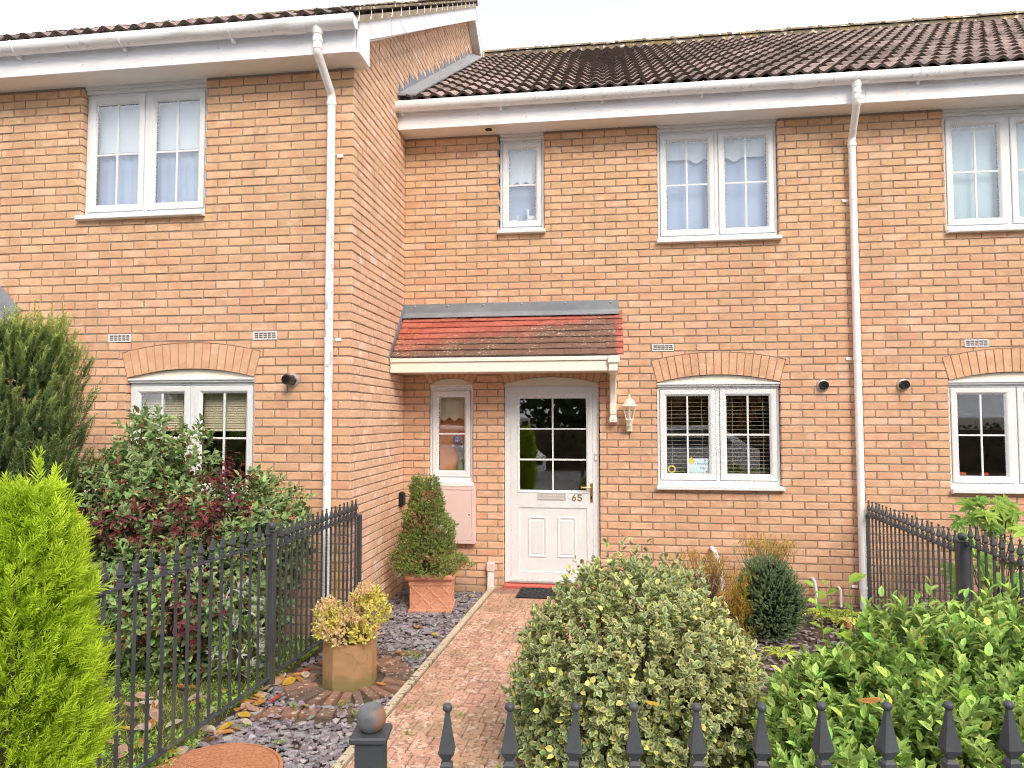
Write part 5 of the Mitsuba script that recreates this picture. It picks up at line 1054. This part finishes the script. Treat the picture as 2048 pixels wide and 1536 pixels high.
# grass and weeds of the left garden
gn = 15000; gp_ = np.stack([rng.uniform(-1.7, -.10, gn), rng.uniform(-4.9, -1.75, gn), np.zeros(gn)], 1); gp_ = gp_[gp_[:, 0] < -.16-.05*(-gp_[:, 1]-2.6)]; gp_[:, 2] = gz(gp_[:, 0], gp_[:, 1])-.01; gn = len(gp_)
ax = unit(rng.normal(0, .6, (gn, 3))+[0, 0, 1.0]); col = vary([.30, .42, .085], gn, .3, .12)
v, f, c = joined([leaves(gp_, ax, rnd(gn), rng.uniform(.03, .075, gn), .0042, col, col*1.3, NEEDLE)]); put(tag('grass', 'rough grass of the left garden strewn with leaves', 'grass', None, 'stuff'), P((v, f), 'leaf', color=c))
wn = 1500; wp = np.stack([rng.uniform(-1.6, -.1, wn), rng.uniform(-4.0, -1.65, wn), np.zeros(wn)], 1); wp = wp[(meshkit.noise(wp*3, 7) > .45)]; wp[:, 2] = gz(wp[:, 0], wp[:, 1])+.005; p, a, nn_, t = shoots(wp, unit(rng.normal(0, .3, wp.shape)+[0, 0, 1]), .05, 6, 1.3); L = rng.uniform(.015, .03, len(p)); col = vary([.30, .46, .10], len(p), .2)
v, f, c = joined([leaves(p, a, nn_, L, L*.7, col, col*1.2, LEAF5)]); put(tag('ground_cover', 'green weeds creeping below the viburnum', 'weeds', None, 'stuff'), P((v, f), 'leaf', color=c))
# weeds among path and slate
wp = np.array([(.62, -3.05), (.20, -3.0), (.33, -3.45), (.72, -2.05), (.88, -1.95), (1.02, -3.3), (1.16, -3.9), (.50, -2.93), (.93, -2.95), (1.24, -3.0), (.66, -2.0), (.03, -3.3)]); wq = np.repeat(wp, 6, 0)+rng.normal(0, .02, (72, 2)); wq = np.c_[wq, gz(wq[:, 0], wq[:, 1])+.025]; p, a, nn_, t = shoots(wq, unit(rng.normal(0, .4, wq.shape)+[0, 0, 1]), .03, 5, 1.3); L = rng.uniform(.010, .02, len(p)); col = vary([.20, .32, .06], len(p), .2)
v, f, c = joined([leaves(p, a, nn_, L, L*.7, col, col*1.2, LEAF5)]); put(tag('weed_sprigs', 'tiny green weed sprigs in the slate and path joints', 'weeds', None, 'stuff'), P((v, f), 'leaf', color=c))
# fallen leaves
FC = {'orange': [.58, .28, .09], 'pink brown': [.56, .36, .27], 'yellow': [.66, .44, .07], 'pale cream': [.68, .58, .46], 'red': [.52, .09, .05]}
def LB(ground, c, x, y, size):
    zone = 'close to the golden conifer' if y < -3.65 else ('beside the ball topped post' if y > -3.05 else 'midway along the left railing')
    where = {'g': 'grass', 's': 'slate'}[ground]; c_ = {'pink brown': 'pinkish brown'}.get(c, c)
    return f"{'large' if size > .09 else 'small'} {c_} fallen leaf on the {where} {zone}"
def fallen(x, y, colour, label, size=.085, lift=.02, group=None):
    n = 9; s = np.linspace(0, 1, n); w_ = np.sin(s**.8*math.pi)**.8*.26+.01; w_[0] = w_[-1] = .006; cu = rng.uniform(-.25, .25); fo = rng.uniform(.05, .22)
    v = np.vstack([np.stack([s-.5, sg*w_, np.abs(sg)*fo*w_*1.6+cu*(s-.5)**2+.02*np.sin(s*9)], 1) for sg in (-1, 0, 1)])*size; f = []
    for i in range(n-1):
        for b in (0, n): f += [[b+i, b+i+1, b+n+i+1], [b+i, b+n+i+1, b+n+i]]
    c = vary(FC[colour], len(v), .10, .03)*(1+rng.normal(0, .12)); c[n:2*n] *= .78
    k = tag(key_for('fallen_leaf'), label, 'leaf', group); put(k, P((v, np.array(f)), 'leaf', smooth=True, color=np.clip(c, 0, .9)), T().translate([x, y, float(gz(x, y))+lift]).rotate([0, 0, 1], rng.uniform(0, 360)).rotate([1, 0, 0], rng.normal(0, 14)).rotate([0, 1, 0], rng.normal(0, 12)))
names = list(FC)
for i in range(64):
    x, y = rng.uniform(-1.0, -.24), rng.uniform(-4.2, -2.7); c = names[rng.choice(5, p=[.3, .25, .1, .33, .02])]; z_ = rng.uniform(.07, .125); lb = LB('g', c, x, y, z_); fallen(x, y, c, lb, z_, .03, lb)
for i in range(46):
    y = rng.uniform(-3.9, -2.35); x = -.19+.05*(y+3.9)+abs(rng.normal(0, .10))
    if math.hypot(x-MH[0], y-MH[1]) < .34: continue
    c = names[rng.choice(5, p=[.3, .32, .12, .22, .04])]; z_ = rng.uniform(.065, .125); lb = LB('s', c, x, y, z_); fallen(x, y, c, lb, z_, .035, lb)
for x, y, c, lb, s in ((.845, -1.20, 'red', 'rust red leaf on the slate right of the terracotta planter', .07), (.52, -1.32, 'orange', 'curled orange leaf on the slate before the terracotta planter', .09), (.29, -1.55, 'pale cream', 'cream leaf lying on the slate behind the stone pot', .10), (.72, -1.50, 'yellow', 'yellow leaf on the slate behind the ring of bricks', .07), (.84, -1.62, 'orange', 'orange leaf touching the path edge behind the ring of bricks', .07), (.62, -2.58, 'orange', 'orange leaf leaning on the right foot of the stone pot', .085), (.845, -2.42, 'yellow', 'yellow leaf lying across the pale path edging', .08), (.26, -2.98, 'yellow', 'long yellow leaf in front of the ring of bricks', .10),
                       (.90, -.35, 'pale cream', 'cream leaf on the slate by the pipe cover', .08), (.78, -.25, 'pink brown', 'brown leaf at the foot of the wall by the pipe cover', .08), (.55, -1.95, 'orange', 'small orange leaf between the ring of bricks and the back slate', .06)):
    fallen(x, y, c, lb, s, .04)
for x, y, z, c, lb, s in ((3.06, -4.42, .70, 'orange', 'orange fallen leaf caught in the hedge', .085), (2.30, -4.12, .53, 'yellow', 'olive yellow leaf caught on the euonymus bush', .07)):
    fallen(x, y, c, lb, s, z-float(gz(x, y)))

# ---------------------------------------------------------------- across the road: what the windows mirror
def car(label, x, y, rz, col='car_white'):
    k = thing('parked_car', label, 'car'); L = 4.0
    side = Polygon([(-2, .25), (2, .25), (2.0, .62), (1.75, .80), (1.05, .93), (.45, 1.42), (-1.1, 1.47), (-1.75, 1.02), (-2.0, .9)])
    def prep(poly, w, inset):
        m = extrude_xz(poly, -w, w); v = m.vertices; v[:, 1] *= np.where(v[:, 2] > 1.0, 1-inset*(v[:, 2]-1.0)/.47, 1); m.vertices = v; return moved(m, (x, y, .06), rz=rz)
    part(k, 'body', prep(side, .85, .22), col); part(k, 'side_window', prep(Polygon([(.85, .97), (.40, 1.36), (-1.05, 1.40), (-1.45, 1.02)]), .858, .22), 'car_glass')
    part(k, 'windscreen', moved(trimesh.Trimesh([[1.04, -.72, .96], [1.04, .72, .96], [.48, .62, 1.42], [.48, -.62, 1.42]], [[0, 1, 2], [0, 2, 3]], process=False), (x, y, .075), rz=rz), 'car_glass')
    part(k, 'grille', moved(bx(2.0, 2.02, -.45, .45, .42, .60, .01), (x, y, .06), rz=rz), 'black_plastic')
    for sx in (-1.25, 1.3):
        for sy in (-.80, .80): part(k, 'wheel', moved(lathe([[.2, -.09], [.3, -.08], [.31, 0], [.3, .08], [.2, .09]], 20), (0, 0, 0), rx=math.pi/2).apply_translation((sx, sy, .31)).apply_transform(trimesh.transformations.rotation_matrix(rz, [0, 0, 1])).apply_translation((x, y, .06)), 'tyre')
car('white hatchback parked across the road, mirrored in the ground floor window', 3.75, -10.6, math.pi)
car('white car parked beyond the gate, mirrored in the front door', -1.6, -11.2, .2)
for i, (x, y, h_, r) in enumerate(((-9, -19, 6.5, 2.6), (-4, -21, 5.5, 2.4), (1.2, -19.5, 6.0, 2.5), (5.5, -20.5, 6.8, 2.7), (10.5, -19.5, 6.2, 2.6))):
    k = thing('broadleaf_tree', ('first', 'second', 'third', 'fourth', 'fifth')[i]+' tree from the left in the row across the road', 'tree', 'trees across the road')
    part(k, 'trunk', tube([(x, y, 0), (x+.1, y, h_*.4), (x, y, h_*.75)], [.2, .14, .05], 8), 'bark'); p, o, dp = blob(1500, (x, y, h_*.56), (r, r, h_*.46), 131+i, .3, 1.8, .4, -1); col = vary([.05, .07, .025] if i != 3 else [.20, .13, .03], len(p), .3); v, f, c = joined([leaves(p, rnd(len(p)), o+rng.normal(0, .5, p.shape), .42, .30, col, col*1.3, LEAF5)]); part(k, 'crown', (v, f), 'leaf', color=c, kind='stuff')
k = thing('clipped_hedge', 'dark clipped hedge across the road', 'hedge'); p = np.stack([rng.uniform(-16, 16, 7000), rng.uniform(-16.4, -15.4, 7000), rng.uniform(.05, 1.5, 7000)], 1); col = vary([.045, .065, .025], len(p), .3); v, f, c = joined([leaves(p, rnd(len(p)), rnd(len(p)), .16, .12, col, col*1.2, LEAF5)]); part(k, 'foliage', (v, f), 'leaf', color=c, kind='stuff'); part(k, 'stems', bx(-16, 16, -16.1, -15.7, 0, 1.35), 'bark')
for i, x in enumerate((-8.0, 6.5)):
    k = thing('far_house', ('brick house opposite on the left', 'brick house opposite on the right')[i]+', mirrored in the windows', 'house')
    part(k, 'wall', bx(x-5, x+5, -33, -26, 0, 5), 'far_brick'); part(k, 'roof', moved(extrude_xz(Polygon([(-3.9, 0), (3.9, 0), (0, 2.6)]), -5.2, 5.2), (x, -29.5, 5.0), rz=math.pi/2), 'roof_concrete', uv=np.full((6, 2), .5) if False else None)
    for wx in (-3, 0, 3):
        for wz in (1.0, 3.4): part(k, 'window', bx(x+wx-.6, x+wx+.6, -26.0, -25.95, wz, wz+1.1), 'car_glass')
